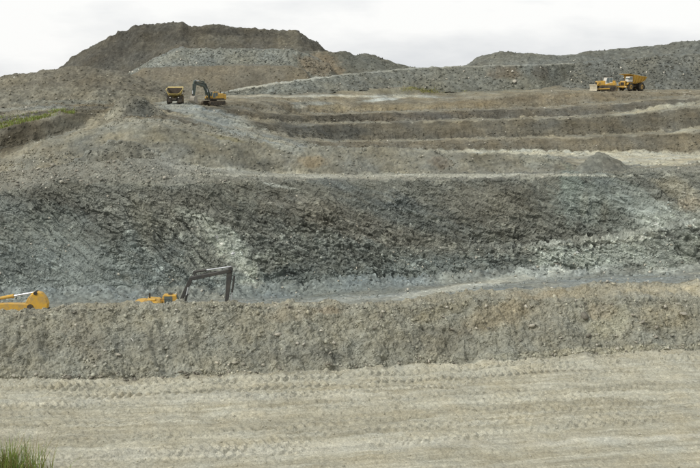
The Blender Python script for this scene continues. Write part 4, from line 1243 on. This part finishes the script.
def track(root, L, h, w, y):
    t = MB().prism(stadium(L, h - .08), y - w / 2, y + w / 2)
    for i in range(len(t.v)):
        x, yy, z = t.v[i]; t.v[i] = (x, yy, z + .04)
    tr = t.build('track', 'track_steel', root, .02)
    # grouser shoes proud of the belt
    per = []
    pts = stadium(L, h - .08, 10); pts.append(pts[0])
    acc = 0
    for a, b in zip(pts[:-1], pts[1:]):
        d = math.hypot(b[0] - a[0], b[1] - a[1]); k = max(1, int(d / .24))
        for q in range(k):
            f = (q + .5) / k
            per.append((a[0] + (b[0] - a[0]) * f, a[1] + (b[1] - a[1]) * f, math.atan2(b[1] - a[1], b[0] - a[0])))
    g = MB()
    for (x, z, an) in per:
        g.box((x, y, z + .04), (.12, w * 1.02, .07), -an)
    so = g.build('shoes', 'track_steel', tr, 0); so['kind'] = 'stuff'
    for sx in (-1, 1):
        MB().tube((sx * (L / 2 - h / 2), y - w * .53, h / 2), (sx * (L / 2 - h / 2), y + w * .53, h / 2), h * .30, n=14).build('sprocket' if sx < 0 else 'idler', 'dark_metal', tr, .02)
    for k in range(5):
        x = -L * .3 + k * L * .15
        MB().tube((x, y - w * .54, h * .24), (x, y + w * .54, h * .24), h * .15, n=10).build('roller', 'dark_metal', tr, 0)
    MB().box((0, y, h * .52), (L * .62, w * 1.04, h * .26)).build('track_frame', 'dark_metal', tr, .03)
    return tr


def cylinder_part(root, name, p0, p1, r, mat, split=.55):
    p0, p1 = Vector(p0), Vector(p1); m = p0.lerp(p1, split)
    b = MB().tube(p0, m, r).tube(m, m + (m - p0).normalized() * .12, r * 1.25).build(name, mat, root, 0)
    MB().tube(m, p1, r * .55).build('rod', 'chrome', b, 0)
    return b


def excavator(label, body, boom, knee, tip, stick_end, tail, foot=(1.3, 2.1), curl=0.0, sc=1.0, head=.95, split=.52, slim=1.0, plate=False, group='excavators working in the quarry', bodyscale=1.0):
    """+x is the digging direction; joint points are (x, z) in metres"""
    root = thing('excavator', label, 'excavator', group)
    S = bodyscale
    for s in (-1, 1):
        track(root, 5.3 * S, 1.15 * S, .65 * S, s * 1.35 * S)
    MB().box((0, 0, .75 * S), (2.2 * S, 2.2 * S, .5 * S)).tube((0, 0, .9 * S), (0, 0, 1.35 * S), .85 * S, n=20).build('undercarriage', 'dark_metal', root, .03)
    MB().box((-.6 * S, 0, 1.5 * S), (4.6 * S, 2.9 * S, .32 * S)).build('deck', 'dark_metal', root, .04)
    cw = [(-2.3, -1.5), (-3.1, -1.45), (-3.5, -1.0), (-3.65, 0), (-3.5, 1.0), (-3.1, 1.45), (-2.3, 1.5)]
    MB().plan([(x * S, y * S) for x, y in cw][::-1], 1.38 * S, 2.75 * S).build('counterweight', body, root, .12)
    hood = MB().prism([(-2.29 * S, 1.67 * S), (-.35 * S, 1.67 * S), (-.35 * S, 2.55 * S), (-.7 * S, 2.85 * S), (-2.1 * S, 2.95 * S), (-2.29 * S, 2.8 * S)], -1.42 * S, 1.42 * S).build('engine_hood', body, root, .08)
    MB().box((-1.5 * S, -.5 * S, 3.0 * S), (1.1 * S, 1.0 * S, .16 * S)).build('hood_cover', body, hood, .05)
    for k in range(4):
        MB().box((-1.9 * S + k * .35 * S, -1.43 * S, 2.2 * S), (.22 * S, .05 * S, .55 * S)).build('vent_grille', 'dark_metal', hood, .01)
    MB().tube((-1.9 * S, .6 * S, 2.9 * S), (-1.9 * S, .6 * S, 3.55 * S), .1 * S).build('exhaust_pipe', 'dark_metal', hood, 0)
    # right-hand tank box with rail
    tk = MB().prism([(-.33 * S, 1.67 * S), (1.55 * S, 1.67 * S), (1.55 * S, 2.1 * S), (.9 * S, 2.5 * S), (-.33 * S, 2.5 * S)], -1.42 * S, -.55 * S).build('tank_box', body, root, .06)
    h = MB()
    for xx in (-.2, .4, .9):
        h.tube((xx * S, -1.35 * S, 2.45 * S), (xx * S, -1.35 * S, 3.2 * S), .025 * S, n=6)
    h.tube((-.2 * S, -1.35 * S, 3.2 * S), (.9 * S, -1.35 * S, 3.2 * S), .025 * S, n=6)
    h.build('hand_rail', 'dark_metal', tk, 0)
    # cab on the left
    cabp = [(-.3, 1.67), (1.55, 1.67), (1.72, 2.25), (1.35, 3.3), (-.2, 3.35), (-.35, 3.1)]
    cab = MB().prism([(x * S, z * S) for x, z in cabp], .5 * S, 1.44 * S).build('cab', body if body != 'yellow_worn' else 'charcoal_paint', root, .07)
    MB().prism([(x * S, z * S) for x, z in [(-.1, 2.25), (.55, 2.25), (.55, 3.15), (-.1, 3.15)]], 1.42 * S, 1.46 * S).build('window', 'cab_glass', cab, 0)
    MB().prism([(x * S, z * S) for x, z in [(.65, 1.9), (1.48, 1.9), (1.6, 2.3), (1.3, 3.12), (.65, 3.15)]], 1.42 * S, 1.462 * S).build('window', 'cab_glass', cab, 0)
    MB().prism([(x * S, z * S) for x, z in [(-.1, 2.25), (.9, 2.25), (.9, 3.15), (-.1, 3.15)]], .48 * S, .515 * S).build('window', 'cab_glass', cab, 0)
    d = Vector((-.37, 0, 1.05)).normalized(); nn = Vector((d.z, 0, -d.x))
    a = Vector((1.72 * S, .6 * S, 2.3 * S)) + nn * .012; b = Vector((1.37 * S, .6 * S, 3.25 * S)) + nn * .012
    MB().add([a, a + Vector((0, .75 * S, 0)), b + Vector((0, .75 * S, 0)), b, a - nn * .04, a + Vector((0, .75 * S, 0)) - nn * .04, b + Vector((0, .75 * S, 0)) - nn * .04, b - nn * .04],
             [(0, 1, 2, 3), (7, 6, 5, 4), (0, 4, 5, 1), (1, 5, 6, 2), (2, 6, 7, 3), (3, 7, 4, 0)]).build('windscreen', 'cab_glass', cab, 0)
    MB().box((.6 * S, .95 * S, 3.42 * S), (.5 * S, .5 * S, .08 * S)).build('roof_hatch', 'dark_metal', cab, .02)
    for yy in (.65, 1.3):
        MB().box((1.25 * S, yy * S, 3.42 * S), (.1 * S, .16 * S, .13 * S)).build('work_light', 'lamp_glass', cab, .02)
    # boom
    f = Vector(foot); k = Vector(knee); t = Vector(tip); e = Vector(stick_end); tl = Vector(tail)
    yb = -.02
    k0 = k.lerp(f, .16); k1 = k.lerp(t, .14)
    bo = MB().limb([f, f.lerp(k, .4), k0, k, k1, k.lerp(t, .6), t], [.6 * slim, .95 * slim, 1.08 * slim, 1.08 * slim, 1.02 * slim, .85 * slim, .5], yb, .55).build('boom', boom, root, .05)
    MB().tube((f.x, -.45, f.y), (f.x, .42, f.y), .2).build('boom_pin', 'dark_metal', bo, 0)
    MB().tube((t.x, -.42, t.y), (t.x, .40, t.y), .17).build('boom_pin', 'dark_metal', bo, 0)
    dn = (k - f).normalized(); low = Vector((dn.y, -dn.x))
    for s in (-1, 1):
        c1 = f.lerp(k, .72) + low * .15
        cylinder_part(root, 'boom_cylinder', (f.x + .55, s * .42, f.y - .42), (c1.x, s * .42, c1.y), .13, boom, .6)
    # stick with raised tail
    st = MB().limb([tl, tl.lerp(t, .45), t, t.lerp(e, .15), t.lerp(e, .6), e], [.34 * head / .95, head * .82, head, head * .92, .62 * min(1, head / .9), .36], yb, .42).build('stick', boom, root, .05)
    if plate:
        pl = [(33, 300), (36, 294), (41, 291), (46, 292), (50, 297), (52, 303), (51, 309), (48, 314), (43, 318), (38, 317), (34, 311)]
        pl = [(t.x + (a_ - 33.5) * .088, t.y + (306 - b_) * .088) for a_, b_ in pl][::-1]
        MB().prism(pl, yb - .3, yb + .3).build('stick_head', boom, st, .06)
        MB().tube((tl.x, yb - .36, tl.y - .05), (tl.x, yb + .36, tl.y - .05), .16).build('stick_pin', 'dark_metal', st, 0)
        MB().tube((t.x + .12, yb - .38, t.y), (t.x + .12, yb + .38, t.y), .24).build('stick_pin', 'dark_metal', st, 0)
        MB().tube((t.x + 1.45, yb - .36, t.y - .3), (t.x + 1.45, yb + .36, t.y - .3), .2).build('stick_pin', 'dark_metal', st, 0)
    md = t.lerp(e, .02)
    MB().box((md.x + .0, yb, md.y + .12), (.2, .46, .2)).build('stick_lug', 'dark_metal', st, .02)
    up = Vector((-(t - k).y, (t - k).x)).normalized()
    c0 = k.lerp(t, .12) + up * .75
    MB().prism([(c0.x - .3, c0.y - .35), (c0.x + .3, c0.y - .35), (c0.x + .1, c0.y + .1), (c0.x - .1, c0.y + .1)], -.18, .14).build('cylinder_lug', boom, bo, .02)
    cylinder_part(root, 'stick_cylinder', (c0.x, yb, c0.y), (tl.x, yb, tl.y), .15, boom, split)
    # hoses along the boom
    hz = MB()
    pts = [f.lerp(k, .3), k0, k, k1, k.lerp(t, .7)]
    for a_, b_ in zip(pts[:-1], pts[1:]):
        hz.tube((a_.x, .3, a_.y + .2), (b_.x, .3, b_.y + .2), .05, n=6)
    hz.build('hose', 'black_rubber', bo, 0)
    # bucket cylinder, link and bucket
    sd_ = (e - t).normalized(); out = Vector((-sd_.y, sd_.x))
    if out.x < 0:
        out = -out
    b0 = t.lerp(e, .12) + out * .62; b1 = t.lerp(e, .83) + out * .50
    cylinder_part(root, 'bucket_cylinder', (b0.x, yb, b0.y), (b1.x, yb, b1.y), .12, boom, .6)
    MB().limb([b1, e + out * .05 + sd_ * .35], [.16, .16], yb, .3).build('bucket_link', 'dark_metal', root, .02)
    prof = [(.1, .25), (.42, .05), (.55, -.5), (.35, -1.15), (-.2, -1.5), (-.85, -1.42), (-1.15, -1.1), (-.95, -1.02), (-.75, -1.22), (-.25, -1.3), (.15, -1.05), (.36, -.5), (.22, -.05), (-.3, .12)]
    ca, sa = math.cos(curl), math.sin(curl)
    pr = [(e.x + x * ca - z * sa, e.y + x * sa + z * ca) for x, z in prof]
    bk = MB().prism(pr, -.85, .85)
    side = [pr[i] for i in (1, 2, 3, 4, 5, 6, 13)]
    bk.prism(side, -.86, -.80).prism(side, .80, .86)
    bko = bk.build('bucket', 'worn_steel' if boom == 'green_grey_paint' else 'track_steel', root, .02)
    tp = pr[6]
    for q in range(5):
        yy = -.7 + q * .35
        MB().box((tp[0], yy, tp[1]), (.34, .14, .1), .7 - curl).build('tooth', 'worn_steel', bko, .01)
    root.scale = (sc, sc, sc)
    return root


def ring_wheel(parent, x, y, r, w, name='wheel'):
    wl = MB().tube((x, y - w / 2, r), (x, y + w / 2, r), r * .55, n=20).build(name, 'yellow_worn', parent, .03)
    ty = MB()
    n = 28
    prof = [(.56, -.5), (.9, -.5), (1.0, -.36), (1.0, .36), (.9, .5), (.56, .5)]
    V, F = [], []
    for i in range(n):
        a = 6.28318 * i / n
        for (pr, pw) in prof:
            V.append((x + math.cos(a) * pr * r, y + pw * w, r + math.sin(a) * pr * r))
    m = len(prof)
    for i in range(n):
        j = (i + 1) % n
        for q in range(m):
            q2 = (q + 1) % m
            F.append((i * m + q, j * m + q, j * m + q2, i * m + q2))
    ty.add(V, F)
    for i in range(n):
        a = 6.28318 * (i + .5) / n
        for s in (-1, 1):
            cx, cz = x + math.cos(a + s * .05) * r * 1.0, r + math.sin(a + s * .05) * r * 1.0
            ty.box((cx, y + s * w * .24, cz), (.08, w * .4, .1), -a + math.pi / 2)
    ty.build('tyre', 'black_rubber', wl, 0)
    MB().tube((x, y - w * .55, r), (x, y + w * .55, r), r * .2, n=12).build('hub', 'dark_metal', wl, .02)
    return wl


def haul_truck(label, tip_angle=0.0, pale=False):
    """+x is forward"""
    body = 'pale_yellow' if pale else 'yellow_paint'
    root = thing('dump_truck', label, 'dump truck', 'dump trucks on the haul roads')
    MB().box((-.3, 0, 1.35), (8.2, 1.3, .55)).box((-2.9, 0, 1.1), (1.0, 2.4, .7)).box((2.5, 0, 1.05), (.6, 3.0, .4)).build('chassis', 'dark_metal', root, .04)
    for s in (-1, 1):
        ring_wheel(root, 2.45, s * 1.75, 1.15, .75)
        ring_wheel(root, -2.9, s * 1.78, 1.15, .68)
        ring_wheel(root, -2.9, s * 1.02, 1.15, .68)
        MB().box((-4.2, s * 1.45, 1.0), (.05, 1.3, 1.1)).build('mud_flap', 'black_rubber', root, 0)
        MB().prism([(1.1, 2.35), (3.75, 2.35), (3.9, 2.1), (3.9, 1.75), (3.6, 2.2), (1.2, 2.2)], s * 1.35 - .75 * (s < 0), s * 1.35 + .75 * (s > 0)).build('fender', body, root, .03)
    hd = MB().prism([(2.4, 1.5), (4.35, 1.4), (4.45, 2.5), (4.2, 2.72), (2.4, 2.75)], -.95, .95).build('hood', body, root, .06)
    MB().box((4.42, 0, 1.95), (.08, 1.5, .85)).build('grille', 'dark_metal', hd, .02)
    bp = MB().box((4.3, 0, 1.15), (.45, 3.7, .45)).build('bumper', body, root, .05)
    for s in (-1, 1):
        MB().box((4.54, s * 1.4, 1.2), (.05, .4, .22)).build('headlight', 'lamp_glass', bp, .02)
    MB().box((2.6, 0, 2.45), (2.4, 4.1, .12)).build('deck', 'dark_metal', root, .02)
    cab = MB().prism([(1.6, 2.5), (3.4, 2.5), (3.45, 3.2), (3.15, 3.95), (1.65, 3.98)], .35, 1.95).build('cab', 'cab_white', root, .06)
    MB().prism([(1.8, 3.1), (2.5, 3.1), (2.5, 3.8), (1.85, 3.8)], 1.93, 1.97).build('window', 'cab_glass', cab, 0)
    MB().prism([(2.6, 3.1), (3.3, 3.2), (3.08, 3.8), (2.6, 3.8)], 1.93, 1.972).build('window', 'cab_glass', cab, 0)
    a = Vector((3.46, .5, 3.2)); b = Vector((3.18, .5, 3.86))
    MB().add([a, a + Vector((0, 1.3, 0)), b + Vector((0, 1.3, 0)), b, a - Vector((.05, 0, 0)), a + Vector((-.05, 1.3, 0)), b + Vector((-.05, 1.3, 0)), b - Vector((.05, 0, 0))],
             [(0, 1, 2, 3), (7, 6, 5, 4), (0, 4, 5, 1), (1, 5, 6, 2), (2, 6, 7, 3), (3, 7, 4, 0)]).build('windscreen', 'cab_glass', cab, 0)
    for s in (-1, 1):
        m = MB().tube((3.6, s * 1.95, 2.5), (3.75, s * 2.15, 3.5), .03, n=6).box((3.77, s * 2.17, 3.3), (.06, .3, .55)).build('mirror', 'dark_metal', root, .01)
    ld = MB()
    for k in range(5):
        ld.box((4.0, -1.5, .95 + k * .3), (.25, .6, .05))
    ld.build('ladder', 'dark_metal', root, 0)
    MB().tube((1.5, -1.2, 2.5), (1.5, -1.2, 3.6), .12).build('exhaust_pipe', 'dark_metal', root, 0)
    # dump body: open shell, flared sides, canopy over the cab
    st = [(-5.0, 2.75, 1.55, 2.15, 3.75), (-3.6, 2.25, 1.40, 2.15, 4.0), (-.4, 1.95, 1.35, 2.2, 4.25), (1.35, 2.25, 1.35, 2.2, 4.35)]   # x, floor z, floor half width, top half width, top z
    V, F = [], []
    for (x, fz, fw, tw, tz) in st:
        V += [(x, -tw, tz), (x, -fw, fz + .25), (x, -fw * .6, fz), (x, fw * .6, fz), (x, fw, fz + .25), (x, tw, tz)]
    for i in range(len(st) - 1):
        for q in range(5):
            F.append((i * 6 + q, i * 6 + q + 1, (i + 1) * 6 + q + 1, (i + 1) * 6 + q))
    b0 = 18
    F.append(tuple(range(b0, b0 + 6)))
    ob = MB().add(V, F).build('dump_body', body, root, 0)
    sm_ = ob.modifiers.new('solid', 'SOLIDIFY'); sm_.thickness = .12; sm_.offset = 0
    MB().prism([(1.3, 4.28), (3.6, 4.55), (3.6, 4.68), (1.3, 4.42)], -2.1, 2.1).build('canopy', body, ob, .03)
    for (x, fz, fw, tw, tz) in [(-4.2, 2.5, 1.5, 2.17, 3.9), (-2.9, 2.2, 1.42, 2.18, 4.07), (-1.5, 2.1, 1.4, 2.2, 4.17), (-.2, 2.0, 1.38, 2.21, 4.27), (1.0, 2.2, 1.38, 2.21, 4.33)]:
        for s in (-1, 1):
            MB().add([(x - .1, s * (fw + .02), fz + .1), (x + .1, s * (fw + .02), fz + .1), (x + .1, s * (tw + .02), tz), (x - .1, s * (tw + .02), tz),
                      (x - .1, s * (fw + .16), fz + .1), (x + .1, s * (fw + .16), fz + .1), (x + .1, s * (tw + .14), tz), (x - .1, s * (tw + .14), tz)],
                     [(0, 1, 2, 3), (4, 7, 6, 5), (0, 4, 5, 1), (1, 5, 6, 2), (2, 6, 7, 3), (3, 7, 4, 0)]).build('body_rib', body, ob, .01)
    for s in (-1, 1):
        MB().prism([(-5.0, 3.7), (1.35, 4.3), (1.35, 4.46), (-5.0, 3.86)], s * 2.19 - .09, s * 2.19 + .09).build('top_rail', body, ob, .02)
    V2, F2 = [], []
    for (x, fz, fw, tw, tz) in st:
        x2 = min(x, 1.2)
        V2 += [(x2, -tw + .12, tz - .06), (x2, -fw + .08, fz + .36), (x2, -fw * .55, fz + .14), (x2, fw * .55, fz + .14), (x2, fw - .08, fz + .36), (x2, tw - .12, tz - .06)]
    for i in range(len(st) - 1):
        for q in range(5):
            F2.append((i * 6 + q, i * 6 + q + 1, (i + 1) * 6 + q + 1, (i + 1) * 6 + q))
    F2.append(tuple(range(18, 24)))
    MB().add(V2, F2).build('dark_lining', 'track_steel', ob, 0)  # dark inner shell over the inside of the body
    for s in (-1, 1):
        MB().box((-4.32, s * 1.15, 1.75), (.08, .35, .18)).build('tail_light', 'lamp_glass', root, .01)
    return root


def bulldozer(label):
    root = thing('bulldozer', label, 'bulldozer')
    for s in (-1, 1):
        track(root, 3.9, 1.25, .6, s * 1.05)
    MB().box((-.2, 0, .95), (3.2, 1.5, .7)).build('undercarriage', 'dark_metal', root, .04)
    hd = MB().prism([(.3, 1.2), (2.2, 1.15), (2.25, 2.0), (2.1, 2.15), (.3, 2.3)], -.6, .6).build('hood', 'yellow_paint', root, .06)
    MB().box((2.24, 0, 1.6), (.06, .95, .75)).build('grille', 'dark_metal', hd, .02)
    MB().tube((1.0, -.3, 2.2), (1.0, -.3, 3.0), .09).build('exhaust_pipe', 'dark_metal', hd, 0)
    for s in (-1, 1):
        MB().prism([(-1.9, 1.25), (.5, 1.25), (.5, 1.5), (-1.0, 1.85), (-1.9, 1.85)], s * 1.05 - .33, s * 1.05 + .33).build('fender', 'yellow_paint', root, .04)
    cab = MB().prism([(-1.35, 1.4), (.35, 1.4), (.35, 2.2), (.1, 3.05), (-1.3, 3.05)], -.78, .78).build('cab', 'cab_white', root, .05)
    for s in (-1, 1):
        MB().prism([(-1.2, 2.0), (-.6, 2.0), (-.6, 2.9), (-1.18, 2.9)], s * .79 - .02, s * .79 + .02).build('window', 'cab_glass', cab, 0)
        MB().prism([(-.5, 1.8), (.22, 1.9), (.2, 2.2), (.0, 2.9), (-.5, 2.9)], s * .79 - .02, s * .79 + .021).build('window', 'cab_glass', cab, 0)
    MB().box((-.6, 0, 3.12), (1.75, 1.75, .12)).build('roof', 'dark_metal', cab, .03)
    MB().box((-1.55, 0, 1.9), (.7, 1.7, .8)).build('fuel_tank', 'yellow_paint', root, .06)
    bl = [(2.75, .1), (2.95, .05), (2.86, .5), (2.88, 1.0), (3.05, 1.45), (2.88, 1.48), (2.72, 1.0), (2.70, .5)]
    bo = MB().prism(bl, -1.95, 1.95).build('blade', 'pale_steel', root, .02)
    MB().box((2.9, 0, .06), (.2, 3.9, .1)).build('cutting_edge', 'worn_steel', bo, .01)
    for s in (-1, 1):
        MB().tube((-.3, s * 1.5, .55), (2.75, s * 1.5, .45), .13, n=10).build('push_arm', 'yellow_worn', root, 0)
        cylinder_part(root, 'lift_cylinder', (1.7, s * .7, 1.95), (2.75, s * .9, .9), .09, 'yellow_worn', .6)
    rp_ = MB().box((-2.4, 0, 1.0), (.9, 1.4, .3)).prism([(-2.9, 1.2), (-2.65, 1.2), (-2.6, .3), (-2.4, .1), (-2.75, .15)], -.1, .1).build('ripper', 'yellow_worn', root, .03)
    return root


def ground_z(x, y):
    bpy.context.view_layer.update()
    best = None
    for ob in list(STRUCT.values()) + [h[0] for h in HEAPS['spoil_heap']]:
        hit, loc, nr, fi = ob.ray_cast((x, y, 400), (0, 0, -1))
        if hit and (best is None or loc.z > best):
            best = loc.z
    return best


def mean_ground(x, y, r=2.0):
    zs = [ground_z(x + dx, y + dy) for dx in (-r, 0, r) for dy in (-r, 0, r)]
    zs = sorted(z for z in zs if z is not None)
    return zs[len(zs) // 2] if zs else 0


def place(ob, px, Y, yaw, dz=0.0, pitch=0.0):
    p = at(px, 200, Y)
    # column only: intersect with the terrain height there
    x = p.x
    for _ in range(4):
        z = mean_ground(x, Y)
        s = z / Y
        x = Y * float(x_over_y(px, s))
    ob.location = (x, Y, z + dz)
    ob.rotation_euler = (0, pitch, yaw)
    return ob


# excavator in the pit with the yellow arm reaching past the edge of view
e1 = excavator('yellow excavator with yellow boom held level above the pit floor, stick hanging down', 'yellow_paint', 'yellow_paint', (4.2, 5.7), (8.75, 6.05), (9.0, 2.0), (9.35, 7.3), curl=.5, head=1.0, split=.55, plate=True)
place(e1, -66, 85, 0.0)
# yellow bodied excavator with dark arm beside the face
e2 = excavator('yellow bodied excavator with dark grey boom and stick digging in the pit', 'yellow_paint', 'charcoal_paint', (3.35, 5.5), (8.1, 6.5), (7.55, 1.9), (8.3, 7.0), curl=.3, foot=(1.75, 2.2), split=.3, slim=.45, head=.70)
place(e2, 165, 120, 0.0)
# loading excavator beside the truck
e3 = excavator('yellow and grey excavator with dark boom loading beside the waiting truck', 'yellow_paint', 'green_grey_paint', (2.9, 5.0), (6.1, 5.6), (6.6, 2.2), (5.9, 6.2), curl=.4)
e3.scale = (.88, .88, .88)
place(e3, 213.5, 221, rad(-128))
t1 = haul_truck('pale yellow dump truck with flared empty body waiting beside the loading excavator', pale=True)
t1.scale = (.78, .78, .78)
place(t1, 175.5, 219, rad(96))
t2 = haul_truck('bright yellow dump truck standing behind the bulldozer on the top terrace')
t2.scale = (.84, .84, 1.0)
place(t2, 631, 281, rad(214))
d1 = bulldozer('yellow bulldozer with pale cab and lowered blade on the rim of the top terrace')
d1.scale = (1.25, 1.25, 1.25)
place(d1, 605.5, 277, rad(188))
